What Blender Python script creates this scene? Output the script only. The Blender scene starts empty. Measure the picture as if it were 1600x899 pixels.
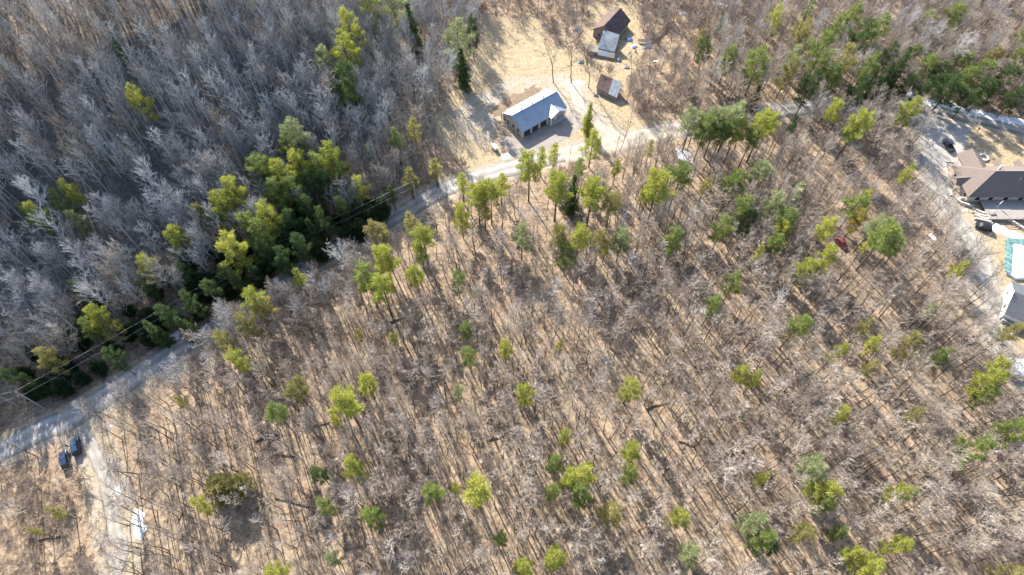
import bpy, bmesh, math, random
import numpy as np
from mathutils import Vector, Matrix
R = math.radians
SC = bpy.context.scene
COL = SC.collection
random.seed(7); RNG = np.random.default_rng(11)

# ------------------------------------------------------------------ camera, sky, sun, exposure
CAM_H, TILT, FPX = 142.0, R(32.2), 950.0
cam_d = bpy.data.cameras.new('camera'); cam = bpy.data.objects.new('camera', cam_d); COL.objects.link(cam)
cam.location = (0, 0, CAM_H); cam.rotation_euler = (TILT, 0, 0)
cam_d.sensor_width = 36.0; cam_d.lens = 36.0*FPX/1600.0; cam_d.clip_end = 12000; cam_d.clip_start = 1
SC.camera = cam
SUN_EL, SUN_AZ = R(32), R(-27)            # azimuth measured from +Y, clockwise positive
wd = bpy.data.worlds.new('World'); SC.world = wd; wd.use_nodes = True
nt = wd.node_tree; nt.nodes.clear()
wo = nt.nodes.new('ShaderNodeOutputWorld'); bg = nt.nodes.new('ShaderNodeBackground'); sky = nt.nodes.new('ShaderNodeTexSky')
sky.sky_type = 'NISHITA'; sky.sun_disc = False; sky.sun_elevation = SUN_EL; sky.sun_rotation = SUN_AZ
bg.inputs[1].default_value = 0.12
nt.links.new(sky.outputs[0], bg.inputs[0]); nt.links.new(bg.outputs[0], wo.inputs[0])
sd = bpy.data.lights.new('sun', 'SUN'); sun = bpy.data.objects.new('sun', sd); COL.objects.link(sun)
sd.energy = 4.8; sd.angle = R(0.45); sd.color = (1.0, 0.94, 0.845)
SUNV = Vector((math.sin(SUN_AZ)*math.cos(SUN_EL), math.cos(SUN_AZ)*math.cos(SUN_EL), math.sin(SUN_EL)))
sun.rotation_euler = SUNV.to_track_quat('Z', 'Y').to_euler()
SC.view_settings.view_transform = 'Standard'; SC.view_settings.look = 'None'
SC.view_settings.exposure = 1.55; SC.view_settings.gamma = 1.0

# ------------------------------------------------------------------ helpers
def tag(o, label=None, cat=None, group=None, kind=None):
    if label: o['label'] = label
    if cat: o['category'] = cat
    if group: o['group'] = group
    if kind: o['kind'] = kind
    return o
def empty(name, loc=(0, 0, 0), rz=0.0):
    o = bpy.data.objects.new(name, None); COL.objects.link(o); o.location = loc; o.rotation_euler = (0, 0, rz)
    o.empty_display_size = 0.3
    return o
def mesh_of(name, vs, fs, mats, smooth=False, fm=None):
    me = bpy.data.meshes.new(name); me.from_pydata([tuple(v) for v in vs], [], [tuple(f) for f in fs])
    for m in (mats if isinstance(mats, (list, tuple)) else [mats]): me.materials.append(m)
    if fm is not None: me.polygons.foreach_set('material_index', fm)
    if smooth: me.polygons.foreach_set('use_smooth', [True]*len(fs))
    me.update(); return me
def link(name, me, parent=None, loc=None, rot=None, scale=None):
    o = bpy.data.objects.new(name, me); COL.objects.link(o)
    if parent is not None: o.parent = parent
    if loc is not None: o.location = loc
    if rot is not None: o.rotation_euler = rot
    if scale is not None: o.scale = scale
    return o
class MB:
    """collects boxes, tubes and polygons into one mesh"""
    def __init__(s): s.v = []; s.f = []
    def add(s, vs, fs):
        b = len(s.v); s.v += [tuple(v) for v in vs]; s.f += [tuple(i+b for i in f) for f in fs]; return s
    def box(s, x0, y0, z0, x1, y1, z1, M=None):
        vs = [Vector(p) for p in ((x0,y0,z0),(x1,y0,z0),(x1,y1,z0),(x0,y1,z0),(x0,y0,z1),(x1,y0,z1),(x1,y1,z1),(x0,y1,z1))]
        if M is not None: vs = [M @ v for v in vs]
        return s.add(vs, [(3,2,1,0),(4,5,6,7),(0,1,5,4),(1,2,6,5),(2,3,7,6),(3,0,4,7)])
    def slab(s, top, th):
        """polygon (3-D points, counter-clockwise from above) given a thickness downwards"""
        n = len(top); vs = [Vector(p) for p in top]; lo = [v-Vector((0, 0, th)) for v in vs]
        return s.add(vs+lo, [tuple(range(n)), tuple(range(2*n-1, n-1, -1))]+[(i, i+n, (i+1) % n+n, (i+1) % n) for i in range(n)])
    def tube(s, pts, radii, n=6, cap=True):
        P = [Vector(p) for p in pts]; vs = []; fs = []
        for i, p in enumerate(P):
            d = (P[min(i+1, len(P)-1)]-P[max(i-1, 0)])
            if d.length < 1e-6: d = Vector((0, 0, 1))
            d.normalize(); a = d.orthogonal().normalized() if abs(d.z) < .9 else Vector((1, 0, 0)); a = (a-d*a.dot(d)).normalized(); b = d.cross(a)
            r = radii[i] if hasattr(radii, '__len__') else radii
            for k in range(n):
                t = 2*math.pi*k/n; vs.append(p+a*math.cos(t)*r+b*math.sin(t)*r)
        for i in range(len(P)-1):
            for k in range(n): fs.append((i*n+k, i*n+(k+1) % n, (i+1)*n+(k+1) % n, (i+1)*n+k))
        if cap: fs += [tuple(range(n-1, -1, -1)), tuple((len(P)-1)*n+k for k in range(n))]
        return s.add(vs, fs)
    def obj(s, name, mat, parent=None, smooth=False, bevel=0, **kw):
        me = mesh_of(name, s.v, s.f, mat, smooth)
        if bevel:
            bm = bmesh.new(); bm.from_mesh(me)
            bmesh.ops.bevel(bm, geom=bm.edges[:], offset=bevel, segments=2, affect='EDGES', profile=.6, clamp_overlap=True)
            bm.to_mesh(me); bm.free()
        return link(name, me, parent, **kw)
def ss(t): t = np.clip(t, 0, 1); return t*t*(3-2*t)

# ------------------------------------------------------------------ terrain and pixel-to-place lookup
L0 = np.array((-120., 42.)); LD = np.array((.806, .592)); LN = np.array((-.592, .806))
def height(x, y):
    x = np.asarray(x, float); y = np.asarray(y, float)
    s = (x-L0[0])*LD[0]+(y-L0[1])*LD[1]; d = (x-L0[0])*LN[0]+(y-L0[1])*LN[1]
    h = 33*ss((d-11)/100)*(1-ss((s-95)/75))
    ditch = -1.3*np.exp(-((d-11)/5.0)**2)*(1-ss((s-110)/30))
    und = .35*np.sin(x*.055+1.3)*np.cos(y*.048)+.22*np.sin(x*.13+y*.09)
    return h+ditch+und*ss((np.abs(d)-4)/18)
def hz(x, y): return float(height(x, y))
def ray(px, py):
    u = (px-800)/FPX; v = -(py-449.5)/FPX; c, s = math.cos(TILT), math.sin(TILT)
    return u, v*c+s, v*s-c
def at(px, py, up=0.0):
    """the place on the ground whose point 'up' metres above it shows at pixel (px, py) of the 1600 x 899 photograph"""
    dx, dy, dz = ray(px, py); f = lambda t: CAM_H+dz*t-hz(dx*t, dy*t)-up
    t0 = 60.0; t = t0
    while t < 1200 and f(t) > 0: t0 = t; t += 3.0
    for _ in range(24):
        m = (t0+t)/2
        if f(m) > 0: t0 = m
        else: t = m
    return dx*t, dy*t
def atz(px, py, z):
    dx, dy, dz = ray(px, py); t = (z-CAM_H)/dz; return Vector((dx*t, dy*t, z))
def pix(x, y, z):
    c, s = math.cos(TILT), math.sin(TILT); X = np.asarray(x, float); Y = np.asarray(y, float); Z = np.asarray(z, float)-CAM_H
    zc = Y*s-Z*c; yc = Y*c+Z*s
    return 800+FPX*X/zc, 449.5-FPX*yc/zc, zc
def inside(poly, x, y):
    x = np.asarray(x, float); y = np.asarray(y, float); r = np.zeros(x.shape, bool); n = len(poly)
    for i in range(n):
        x0, y0 = poly[i]; x1, y1 = poly[(i+1) % n]
        if y0 == y1: continue
        c = ((y0 > y) != (y1 > y)) & (x < (x1-x0)*(y-y0)/(y1-y0)+x0); r ^= c
    return r
def dist_line(P, x, y):
    x = np.asarray(x, float); y = np.asarray(y, float); best = np.full(x.shape, 1e9)
    for (ax, ay), (bx, by) in zip(P[:-1], P[1:]):
        dx, dy = bx-ax, by-ay; t = np.clip(((x-ax)*dx+(y-ay)*dy)/(dx*dx+dy*dy), 0, 1)
        best = np.minimum(best, np.hypot(x-ax-t*dx, y-ay-t*dy))
    return best
def smooth_line(P, n=8):
    P = [np.array(p, float) for p in P]; out = []
    for i in range(len(P)-1):
        a = P[max(i-1, 0)]; b = P[i]; c = P[i+1]; d = P[min(i+2, len(P)-1)]
        for k in range(n):
            t = k/n; out.append(.5*((2*b)+(-a+c)*t+(2*a-5*b+4*c-d)*t*t+(-a+3*b-3*c+d)*t**3))
    out.append(P[-1]); return [tuple(p) for p in out]

# ------------------------------------------------------------------ materials
def mat(name, col, rough=.8, metal=0.0, noise=0.0, scale=4.0, col2=None, spec=.3, rnd=0.0, detail=4, bump=0.0):
    m = bpy.data.materials.new(name); m.use_nodes = True; t = m.node_tree; b = t.nodes['Principled BSDF']
    b.inputs['Roughness'].default_value = rough; b.inputs['Metallic'].default_value = metal; b.inputs['Specular IOR Level'].default_value = spec
    c4 = (*col, 1); b.inputs['Base Color'].default_value = c4; src = None
    if noise or col2:
        tc = t.nodes.new('ShaderNodeTexCoord'); nz = t.nodes.new('ShaderNodeTexNoise'); nz.inputs['Scale'].default_value = scale; nz.inputs['Detail'].default_value = detail
        t.links.new(tc.outputs['Object'], nz.inputs['Vector'])
        rp = t.nodes.new('ShaderNodeValToRGB'); rp.color_ramp.elements[0].position = .35; rp.color_ramp.elements[1].position = .65
        a = col2 if col2 else tuple(c*(1-noise) for c in col)
        rp.color_ramp.elements[0].color = (*a, 1); rp.color_ramp.elements[1].color = tuple(min(1, c*(1+noise)) for c in col)+(1,)
        t.links.new(nz.outputs[0], rp.inputs[0]); src = rp.outputs[0]
        if bump:
            bp = t.nodes.new('ShaderNodeBump'); bp.inputs['Strength'].default_value = bump; bp.inputs['Distance'].default_value = .1
            t.links.new(nz.outputs[0], bp.inputs['Height']); t.links.new(bp.outputs[0], b.inputs['Normal'])
    if rnd:
        oi = t.nodes.new('ShaderNodeObjectInfo'); mr = t.nodes.new('ShaderNodeMapRange'); mr.inputs['To Min'].default_value = 1-rnd; mr.inputs['To Max'].default_value = 1+rnd
        t.links.new(oi.outputs['Random'], mr.inputs['Value']); mx = t.nodes.new('ShaderNodeVectorMath'); mx.operation = 'SCALE'
        if src: t.links.new(src, mx.inputs[0])
        else: mx.inputs[0].default_value = col
        t.links.new(mr.outputs[0], mx.inputs['Scale']); src = mx.outputs[0]
    if src: t.links.new(src, b.inputs['Base Color'])
    return m
def bark(name, ca, cb):
    """bark whose tone runs from ca to cb from tree to tree, mottled along the limb"""
    m = bpy.data.materials.new(name); m.use_nodes = True; t = m.node_tree; b = t.nodes['Principled BSDF']
    b.inputs['Roughness'].default_value = .85; b.inputs['Specular IOR Level'].default_value = .2
    oi = t.nodes.new('ShaderNodeObjectInfo'); tc = t.nodes.new('ShaderNodeTexCoord'); nz = t.nodes.new('ShaderNodeTexNoise'); nz.inputs['Scale'].default_value = 1.4
    t.links.new(tc.outputs['Object'], nz.inputs['Vector'])
    ad = t.nodes.new('ShaderNodeMath'); ad.operation = 'MULTIPLY_ADD'; ad.inputs[1].default_value = .8; ad.inputs[2].default_value = -.4; t.links.new(nz.outputs[0], ad.inputs[0])
    a2 = t.nodes.new('ShaderNodeMath'); a2.operation = 'ADD'; a2.use_clamp = True; t.links.new(ad.outputs[0], a2.inputs[0]); t.links.new(oi.outputs['Random'], a2.inputs[1])
    mx = t.nodes.new('ShaderNodeMix'); mx.data_type = 'RGBA'; mx.inputs[6].default_value = (*ca, 1); mx.inputs[7].default_value = (*cb, 1)
    t.links.new(a2.outputs[0], mx.inputs[0]); t.links.new(mx.outputs[2], b.inputs['Base Color'])
    return m
def needles(name, ca, cb):
    m = bpy.data.materials.new(name); m.use_nodes = True; t = m.node_tree; t.nodes.clear()
    o = t.nodes.new('ShaderNodeOutputMaterial'); df = t.nodes.new('ShaderNodeBsdfDiffuse'); tr = t.nodes.new('ShaderNodeBsdfTranslucent'); mi = t.nodes.new('ShaderNodeMixShader'); mi.inputs[0].default_value = .45
    oi = t.nodes.new('ShaderNodeObjectInfo'); tc = t.nodes.new('ShaderNodeTexCoord'); nz = t.nodes.new('ShaderNodeTexNoise'); nz.inputs['Scale'].default_value = .7; nz.inputs['Detail'].default_value = 5
    t.links.new(tc.outputs['Object'], nz.inputs['Vector'])
    a = t.nodes.new('ShaderNodeMath'); a.operation = 'MULTIPLY_ADD'; a.inputs[1].default_value = 1.6; a.inputs[2].default_value = -.55; t.links.new(nz.outputs[0], a.inputs[0])
    a1 = t.nodes.new('ShaderNodeMath'); a1.operation = 'MULTIPLY_ADD'; a1.inputs[1].default_value = .5; t.links.new(oi.outputs['Random'], a1.inputs[0]); t.links.new(a.outputs[0], a1.inputs[2]); a1.use_clamp = True
    mx = t.nodes.new('ShaderNodeMix'); mx.data_type = 'RGBA'; mx.inputs[6].default_value = (*ca, 1); mx.inputs[7].default_value = (*cb, 1)
    t.links.new(a1.outputs[0], mx.inputs[0])
    t.links.new(mx.outputs[2], df.inputs[0]); t.links.new(mx.outputs[2], tr.inputs[0])
    t.links.new(df.outputs[0], mi.inputs[1]); t.links.new(tr.outputs[0], mi.inputs[2]); t.links.new(mi.outputs[0], o.inputs[0])
    return m
M = {}
M['pine_bark'] = mat('pine_bark', (.13, .095, .075), noise=.4, scale=2, rnd=.3)
M['bark'] = bark('bark', (.085, .066, .055), (.19, .15, .125))
M['twig'] = bark('twig', (.27, .215, .17), (.52, .45, .385))
M['pale_bark'] = bark('pale_bark', (.30, .28, .265), (.50, .48, .46))
M['white_twig'] = bark('white_twig', (.42, .39, .365), (.56, .53, .50))
M['grey_twig'] = bark('grey_twig', (.18, .17, .168), (.55, .535, .525))
M['dark_bark'] = mat('dark_bark', (.085, .066, .055), noise=.4, scale=2)
M['brush'] = bark('brush', (.20, .15, .12), (.36, .29, .24))
TONE = {'y': needles('yellow_green_needles', (.25, .28, .06), (.46, .455, .105)),
        'g': needles('green_needles', (.14, .19, .06), (.29, .33, .10)),
        'd': needles('dark_green_needles', (.055, .095, .04), (.12, .165, .06)),
        'o': needles('olive_needles', (.22, .21, .085), (.38, .34, .125)),
        'p': needles('pale_green_needles', (.22, .26, .13), (.38, .40, .20)),
        'k': needles('blackish_green_needles', (.03, .055, .028), (.07, .105, .045)),  # blackish green with the road bank's shade put into the needle colour
        'r': needles('orange_needles', (.33, .28, .07), (.46, .39, .09))}
WORD = {'y': 'yellow-green', 'g': 'mid-green', 'd': 'deep-green', 'k': 'blackish', 'o': 'olive', 'p': 'grey-green', 'r': 'orange-tinged'}
M['gravel'] = mat('gravel', (.30, .28, .265), noise=.16, scale=.35, rough=.95, detail=8, bump=.3)
M['snow'] = mat('snow', (.74, .76, .80), noise=.10, scale=1.5, rough=.7, bump=.4, col2=(.55, .55, .55))
M['wood_post'] = mat('weathered_wood', (.34, .31, .28), noise=.2, scale=3)
M['log'] = mat('log_bark', (.10, .075, .06), noise=.4, scale=2)
M['wire'] = mat('wire', (.32, .32, .33), rough=.5)
M['glass'] = mat('glass', (.02, .025, .03), rough=.08, spec=.6)
M['white'] = mat('white_paint', (.78, .78, .76), noise=.04, scale=1.5, rough=.6)
M['white_tarp'] = mat('white_tarp', (.80, .81, .82), noise=.05, scale=.6, rough=.5)
M['rubber'] = mat('rubber', (.025, .025, .027), rough=.9)
M['steel'] = mat('steel', (.55, .56, .58), rough=.35, metal=.9)
M['dark'] = mat('dark_interior', (.02, .02, .022), rough=.9)

# ------------------------------------------------------------------ roads, ground
ROAD = smooth_line([(-330, -105), (-190, -8)]+[at(*p) for p in ((0, 707), (120, 648), (300, 531), (370, 494), (450, 432), (570, 366), (640, 327), (720, 287), (900, 237), (1060, 203), (1230, 172), (1420, 166), (1510, 182), (1600, 203))]+[(215, 128), (300, 80)])
TRACK = smooth_line([at(*p) for p in ((128, 672), (150, 715), (168, 765), (178, 830), (178, 899))]+[(-92, -20)])
DRIVE = smooth_line([at(*p) for p in ((1432, 176), (1448, 225), (1462, 290), (1492, 345), (1530, 400), (1545, 450), (1556, 500), (1572, 560))]+[(140, 30)])
GDRIVE = smooth_line([at(*p) for p in ((985, 225), (940, 196), (908, 168), (900, 142), (880, 128))])
TURN = [at(*p) for p in ((1425, 172), (1520, 196), (1512, 238), (1495, 262), (1448, 262), (1436, 215))]
CLEAR = [(748, 20), (800, 30), (838, 25), (862, 70), (905, 85), (928, 110), (925, 150), (990, 165), (985, 190), (1062, 186), (1068, 214), (935, 246), (860, 262), (795, 275), (735, 262), (690, 225), (672, 190), (705, 150), (735, 110), (752, 70)]
YARD = [(925, 5), (1000, 5), (1000, 50), (1005, 90), (985, 118), (975, 150), (925, 150), (905, 90)]
HYARD = [(1440, 180), (1600, 205), (1640, 330), (1640, 560), (1575, 545), (1545, 470), (1510, 420), (1490, 350), (1470, 300), (1445, 215)]
CORNER = [(0, 745), (70, 712), (130, 660), (185, 668), (196, 740), (205, 899), (0, 960)]
def strip(name, line, w, lift, material, jag=.5, kind='structure', n_across=5, seed=0):
    rg = random.Random(seed); vs = []; fs = []; P = [np.array(p) for p in line]; ph = [rg.uniform(0, 6) for _ in range(6)]
    Q = []; AC = []
    for a, b in zip(P[:-1], P[1:]):
        k = max(1, int(np.hypot(*(b-a))/1.6)); Q += [a+(b-a)*i/k for i in range(k)]
    Q.append(P[-1])
    for i, p in enumerate(Q):
        d = Q[min(i+1, len(Q)-1)]-Q[max(i-1, 0)]; d = d/(np.hypot(*d)+1e-9); nn = np.array((-d[1], d[0]))
        L = w/2+jag*(math.sin(i*.41+ph[0])*.5+math.sin(i*1.13+ph[1])*.35+rg.uniform(-.3, .3)); Rr = w/2+jag*(math.sin(i*.37+ph[2])*.5+math.sin(i*1.3+ph[3])*.35+rg.uniform(-.3, .3))
        for k in range(n_across+1):
            t = k/n_across; q = p+nn*(L*(1-t)-Rr*t); crown = .10*(1-(2*t-1)**2); AC.append(.5-float(np.dot(q-p, nn))/w)
            vs.append((q[0], q[1], hz(*q)+(lift+crown if 0 < k < n_across else -.05)))
    m = n_across+1
    for i in range(len(Q)-1):
        for k in range(n_across): fs.append((i*m+k, (i+1)*m+k, (i+1)*m+k+1, i*m+k+1))
    fs = [f[::-1] for f in fs]
    me = mesh_of(name, vs, fs, material, True); at_ = me.attributes.new('across', 'FLOAT', 'POINT'); at_.data.foreach_set('value', np.array(AC, np.float32))
    return tag(link(name, me), kind=kind)
def patch(name, poly, lift, material, kind='structure', thick=0.0, jag=.25, seed=0, cell=1.0):
    """an irregular sheet filling a ground polygon, draped on the terrain, edges broken up"""
    rg = random.Random(seed); P = []
    for i in range(len(poly)):
        a = np.array(poly[i]); b = np.array(poly[(i+1) % len(poly)]); k = max(2, int(np.hypot(*(b-a))/max(.35, cell*.6)))
        for j in range(k):
            q = a+(b-a)*j/k; P.append((q[0]+rg.uniform(-jag, jag), q[1]+rg.uniform(-jag, jag)))
    bm = bmesh.new(); f = bm.faces.new([bm.verts.new((x, y, 0)) for x, y in P])
    bmesh.ops.triangulate(bm, faces=[f])
    for _ in range(3):
        E = [e for e in bm.edges if e.calc_length() > cell*1.6]
        if not E: break
        bmesh.ops.subdivide_edges(bm, edges=E, cuts=1); bmesh.ops.triangulate(bm, faces=[f for f in bm.faces if len(f.verts) > 3])
    bd = {v for e in bm.edges if e.is_boundary for v in e.verts}
    for v in bm.verts:
        v.co.z = hz(v.co.x, v.co.y)+(lift+thick*rg.uniform(.6, 1.2) if v not in bd else -.05)
    bmesh.ops.recalc_face_normals(bm, faces=bm.faces)
    if sum(f.normal.z for f in bm.faces) < 0: bmesh.ops.reverse_faces(bm, faces=bm.faces)
    me = bpy.data.meshes.new(name); bm.to_mesh(me); bm.free(); me.materials.append(material)
    me.polygons.foreach_set('use_smooth', [True]*len(me.polygons))
    o = link(name, me); tag(o, kind=kind); return o

def ground():
    def axis(lo, hi, step, far):
        a = list(np.arange(lo, hi+.01, step)); g = step; x = hi
        while x < far: g *= 1.35; x += g; a.append(x)
        g = step; x = lo; pre = []
        while x > -far: g *= 1.35; x -= g; pre.append(x)
        return np.array(pre[::-1]+a)
    X = axis(-225, 225, 1.6, 6000); Y = axis(-2, 262, 1.6, 6000)
    gx, gy = np.meshgrid(X, Y); z = height(gx, gy)
    fx, fy = gx.ravel(), gy.ravel(); nx, ny = len(X), len(Y)
    fine = (np.abs(fx) < 225) & (fy > -2) & (fy < 262)
    z = z.ravel()+np.where(fine, RNG.normal(0, .05, fx.shape), 0)
    dr = np.minimum(dist_line(ROAD, fx, fy), np.minimum(dist_line(TRACK, fx, fy), np.minimum(dist_line(DRIVE, fx, fy), dist_line(GDRIVE, fx, fy))))
    z = np.where(dr < 6, height(fx, fy)-.02, z)
    vs = np.stack([fx, fy, z], 1)
    ii = np.arange((ny-1)*(nx-1)); r = ii//(nx-1); c = ii % (nx-1); a = r*nx+c
    fs = np.stack([a, a+1, a+nx+1, a+nx], 1)
    me = bpy.data.meshes.new('ground'); me.from_pydata(vs.tolist(), [], fs.tolist())
    px, py, _ = pix(fx, fy, z); front = fy > -60
    def soft(poly, w):
        m = inside(poly, px, py).astype(float); m[~front] = 0; m = m.reshape(ny, nx)
        for _ in range(w):
            m[1:-1, 1:-1] = (m[1:-1, 1:-1]*2+m[:-2, 1:-1]+m[2:, 1:-1]+m[1:-1, :-2]+m[1:-1, 2:])/6
        return m.ravel()
    grass = np.clip(soft(CLEAR, 3)+soft(YARD, 3)*.9+soft(HYARD, 2)+soft(CORNER, 4)*.25, 0, 1)
    sand = np.clip(soft([(700, 175), (745, 150), (800, 118), (850, 118), (905, 145), (915, 200), (865, 215), (780, 175), (760, 240), (730, 215)], 3)+soft([(1440, 180), (1515, 205), (1490, 262), (1465, 262), (1540, 380), (1572, 540), (1525, 470), (1490, 380), (1455, 300)], 2)+soft([(125, 668), (150, 690), (178, 790), (182, 899), (165, 899), (164, 800), (138, 725)], 1)*.35, 0, 1)
    hh_ = height(fx, fy); hill = ss((hh_-1.0)/6)*(1-.55*ss((hh_-25)/6))  # hill: mask for painted slope shade, weaker towards the sunlit crest
    pads = np.exp(-np.maximum(dr-3.5, 0)/2.2); sand = np.clip(sand+.8*pads*(fy > -60), 0, 1)
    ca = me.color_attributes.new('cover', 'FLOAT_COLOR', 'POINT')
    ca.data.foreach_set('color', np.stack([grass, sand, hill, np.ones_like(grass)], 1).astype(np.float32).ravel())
    m = bpy.data.materials.new('leaf_litter'); m.use_nodes = True; t = m.node_tree; b = t.nodes['Principled BSDF']; b.inputs['Roughness'].default_value = .95; b.inputs['Specular IOR Level'].default_value = .1
    N = t.nodes.new; K = t.links.new
    tc = N('ShaderNodeTexCoord')
    def nz(sc, det, ro=.6):
        n = N('ShaderNodeTexNoise'); n.inputs['Scale'].default_value = sc; n.inputs['Detail'].default_value = det; n.inputs['Roughness'].default_value = ro; K(tc.outputs['Object'], n.inputs['Vector']); return n.outputs[0]
    def ramp(src, stops):
        r = N('ShaderNodeValToRGB'); e = r.color_ramp.elements
        while len(e) < len(stops): e.new(.5)
        for q, (p, c) in zip(e, stops): q.position = p; q.color = (*c, 1)
        K(src, r.inputs[0]); return r.outputs[0]
    def mix(f, a, bb):
        x = N('ShaderNodeMix'); x.data_type = 'RGBA'; K(f, x.inputs[0]); K(a, x.inputs[6]); K(bb, x.inputs[7]); return x.outputs[2]
    n1 = nz(.055, 5); n2 = nz(1.1, 8, .75); n3 = nz(.25, 6)
    n4 = nz(.45, 7, .7)
    litter = ramp(n2, [(.28, (.12, .085, .06)), (.44, (.28, .205, .14)), (.57, (.385, .30, .21)), (.74, (.51, .42, .31))])
    rust = ramp(n2, [(.3, (.09, .058, .04)), (.5, (.26, .175, .115)), (.72, (.40, .295, .20))])
    litter = mix(ramp(n3, [(.45, (0, 0, 0)), (.65, (.75, .75, .75))]), litter, rust)
    damp = ramp(n2, [(.3, (.06, .045, .035)), (.55, (.15, .115, .085)), (.75, (.30, .24, .18))])
    litter = mix(ramp(n4, [(.48, (0, 0, 0)), (.62, (.88, .88, .88))]), litter, damp)
    straw = ramp(n2, [(.28, (.19, .14, .08)), (.48, (.36, .28, .175)), (.7, (.48, .39, .265))])
    olive = ramp(n2, [(.3, (.17, .15, .08)), (.5, (.31, .27, .15)), (.7, (.43, .37, .235))])
    straw = mix(ramp(n1, [(.52, (0, 0, 0)), (.68, (.55, .55, .55))]), straw, olive)
    soil = ramp(n2, [(.3, (.15, .10, .065)), (.55, (.29, .215, .145)), (.75, (.42, .33, .235))]); straw = mix(ramp(n4, [(.52, (0, 0, 0)), (.66, (.75, .75, .75))]), straw, soil)
    sandc = ramp(n2, [(.3, (.25, .21, .165)), (.5, (.355, .305, .245)), (.72, (.45, .395, .33))])
    sandc = mix(ramp(n3, [(.45, (0, 0, 0)), (.65, (.9, .9, .9))]), sandc, straw)
    hill_shade = ramp(n2, [(.3, (.05, .047, .045)), (.5, (.105, .098, .092)), (.72, (.18, .168, .155))])  # hillside shade painted into the ground as a darker, greyer colour
    at_ = N('ShaderNodeAttribute'); at_.attribute_name = 'cover'; sp = N('ShaderNodeSeparateColor'); K(at_.outputs['Color'], sp.inputs[0])
    def edge(src, amt=.7):
        a = N('ShaderNodeMath'); a.operation = 'MULTIPLY_ADD'; a.inputs[1].default_value = amt; a.inputs[2].default_value = -amt/2; K(n3, a.inputs[0])
        s2 = N('ShaderNodeMath'); s2.operation = 'ADD'; K(a.outputs[0], s2.inputs[0]); K(src, s2.inputs[1])
        return ramp(s2.outputs[0], [(.38, (0, 0, 0)), (.62, (1, 1, 1))])
    base = mix(edge(sp.outputs[2]), litter, hill_shade); base = mix(edge(sp.outputs[0]), base, straw); base = mix(edge(sp.outputs[1]), base, sandc)
    K(base, b.inputs['Base Color'])
    bp = N('ShaderNodeBump'); bp.inputs['Strength'].default_value = .7; bp.inputs['Distance'].default_value = .35; K(n2, bp.inputs['Height']); K(bp.outputs[0], b.inputs['Normal'])
    me.materials.append(m); me.polygons.foreach_set('use_smooth', [True]*len(me.polygons)); me.update()
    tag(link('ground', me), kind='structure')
def rutted(name, col, edge):
    """gravel with paler wheel tracks worn along it and a darker crown and verge"""
    m = mat(name, col, noise=.16, scale=.5, rough=.95, detail=8, bump=.35); t = m.node_tree; b = t.nodes['Principled BSDF']; src = b.inputs['Base Color'].links[0].from_socket
    a = t.nodes.new('ShaderNodeAttribute'); a.attribute_name = 'across'; nz = t.nodes.new('ShaderNodeTexNoise'); nz.inputs['Scale'].default_value = .25; nz.inputs['Detail'].default_value = 6
    tc = t.nodes.new('ShaderNodeTexCoord'); t.links.new(tc.outputs['Object'], nz.inputs['Vector'])
    ad = t.nodes.new('ShaderNodeMath'); ad.operation = 'MULTIPLY_ADD'; ad.inputs[1].default_value = .22; t.links.new(nz.outputs[0], ad.inputs[0]); t.links.new(a.outputs['Fac'], ad.inputs[2])
    r_ = t.nodes.new('ShaderNodeValToRGB'); e = r_.color_ramp.elements
    st = [(.11, 1), (.2, .55), (.30, 0), (.40, .1), (.5, .5), (.6, .55), (.7, .1), (.8, 0), (.92, .6), (1, 1)]
    while len(e) < len(st): e.new(.5)
    for q, (pp, v) in zip(e, st): q.position = pp; q.color = (v, v, v, 1)
    t.links.new(ad.outputs[0], r_.inputs[0]); mx = t.nodes.new('ShaderNodeMix'); mx.data_type = 'RGBA'; t.links.new(r_.outputs[0], mx.inputs[0]); t.links.new(src, mx.inputs[6]); mx.inputs[7].default_value = (*edge, 1); t.links.new(mx.outputs[2], b.inputs['Base Color'])
    return m
ground()
strip('road', ROAD, 6.8, .05, rutted('road_gravel', (.37, .35, .325), (.19, .17, .145)), seed=1, n_across=10)
strip('gravel_track', TRACK, 3.4, .09, rutted('track_gravel', (.33, .31, .28), (.24, .20, .155)), seed=2, n_across=8)
strip('sandy_lane', smooth_line([at(*p_) for p_ in ((880, 246), (940, 230), (1000, 217), (1062, 203))]), 8.5, .10, rutted('lane_sand', (.43, .375, .30), (.31, .255, .185)), seed=12, n_across=10, jag=.9)
DG = mat('drive_gravel', (.345, .32, .285), noise=.13, scale=.4, rough=.95, detail=8, bump=.3)
strip('house_driveway', DRIVE, 6.2, .085, rutted('driveway_gravel', (.36, .335, .30), (.27, .24, .20)), seed=3, n_across=8)
patch('driveway_apron', TURN, .12, DG, seed=4, jag=.4, cell=2)
strip('garage_driveway', GDRIVE, 5.0, .07, rutted('sandy_drive', (.45, .39, .32), (.34, .28, .205)), seed=5, n_across=8)
patch('garage_forecourt', [at(*p) for p in ((772, 222), (800, 205), (812, 219), (884, 178), (898, 170), (915, 200), (880, 222), (830, 252), (805, 250))], .10, mat('forecourt_gravel', (.29, .25, .22), noise=.12, scale=.5, rough=.95, detail=8), seed=6, jag=.2, cell=1.5)
patch('bare_soil', [at(*p) for p in ((758, 174), (790, 152), (836, 130), (856, 140), (845, 150), (790, 186), (770, 186))], .06, mat('bare_soil', (.20, .145, .095), noise=.15, scale=.8, rough=.95), seed=8, jag=.5, cell=1.5)

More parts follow.
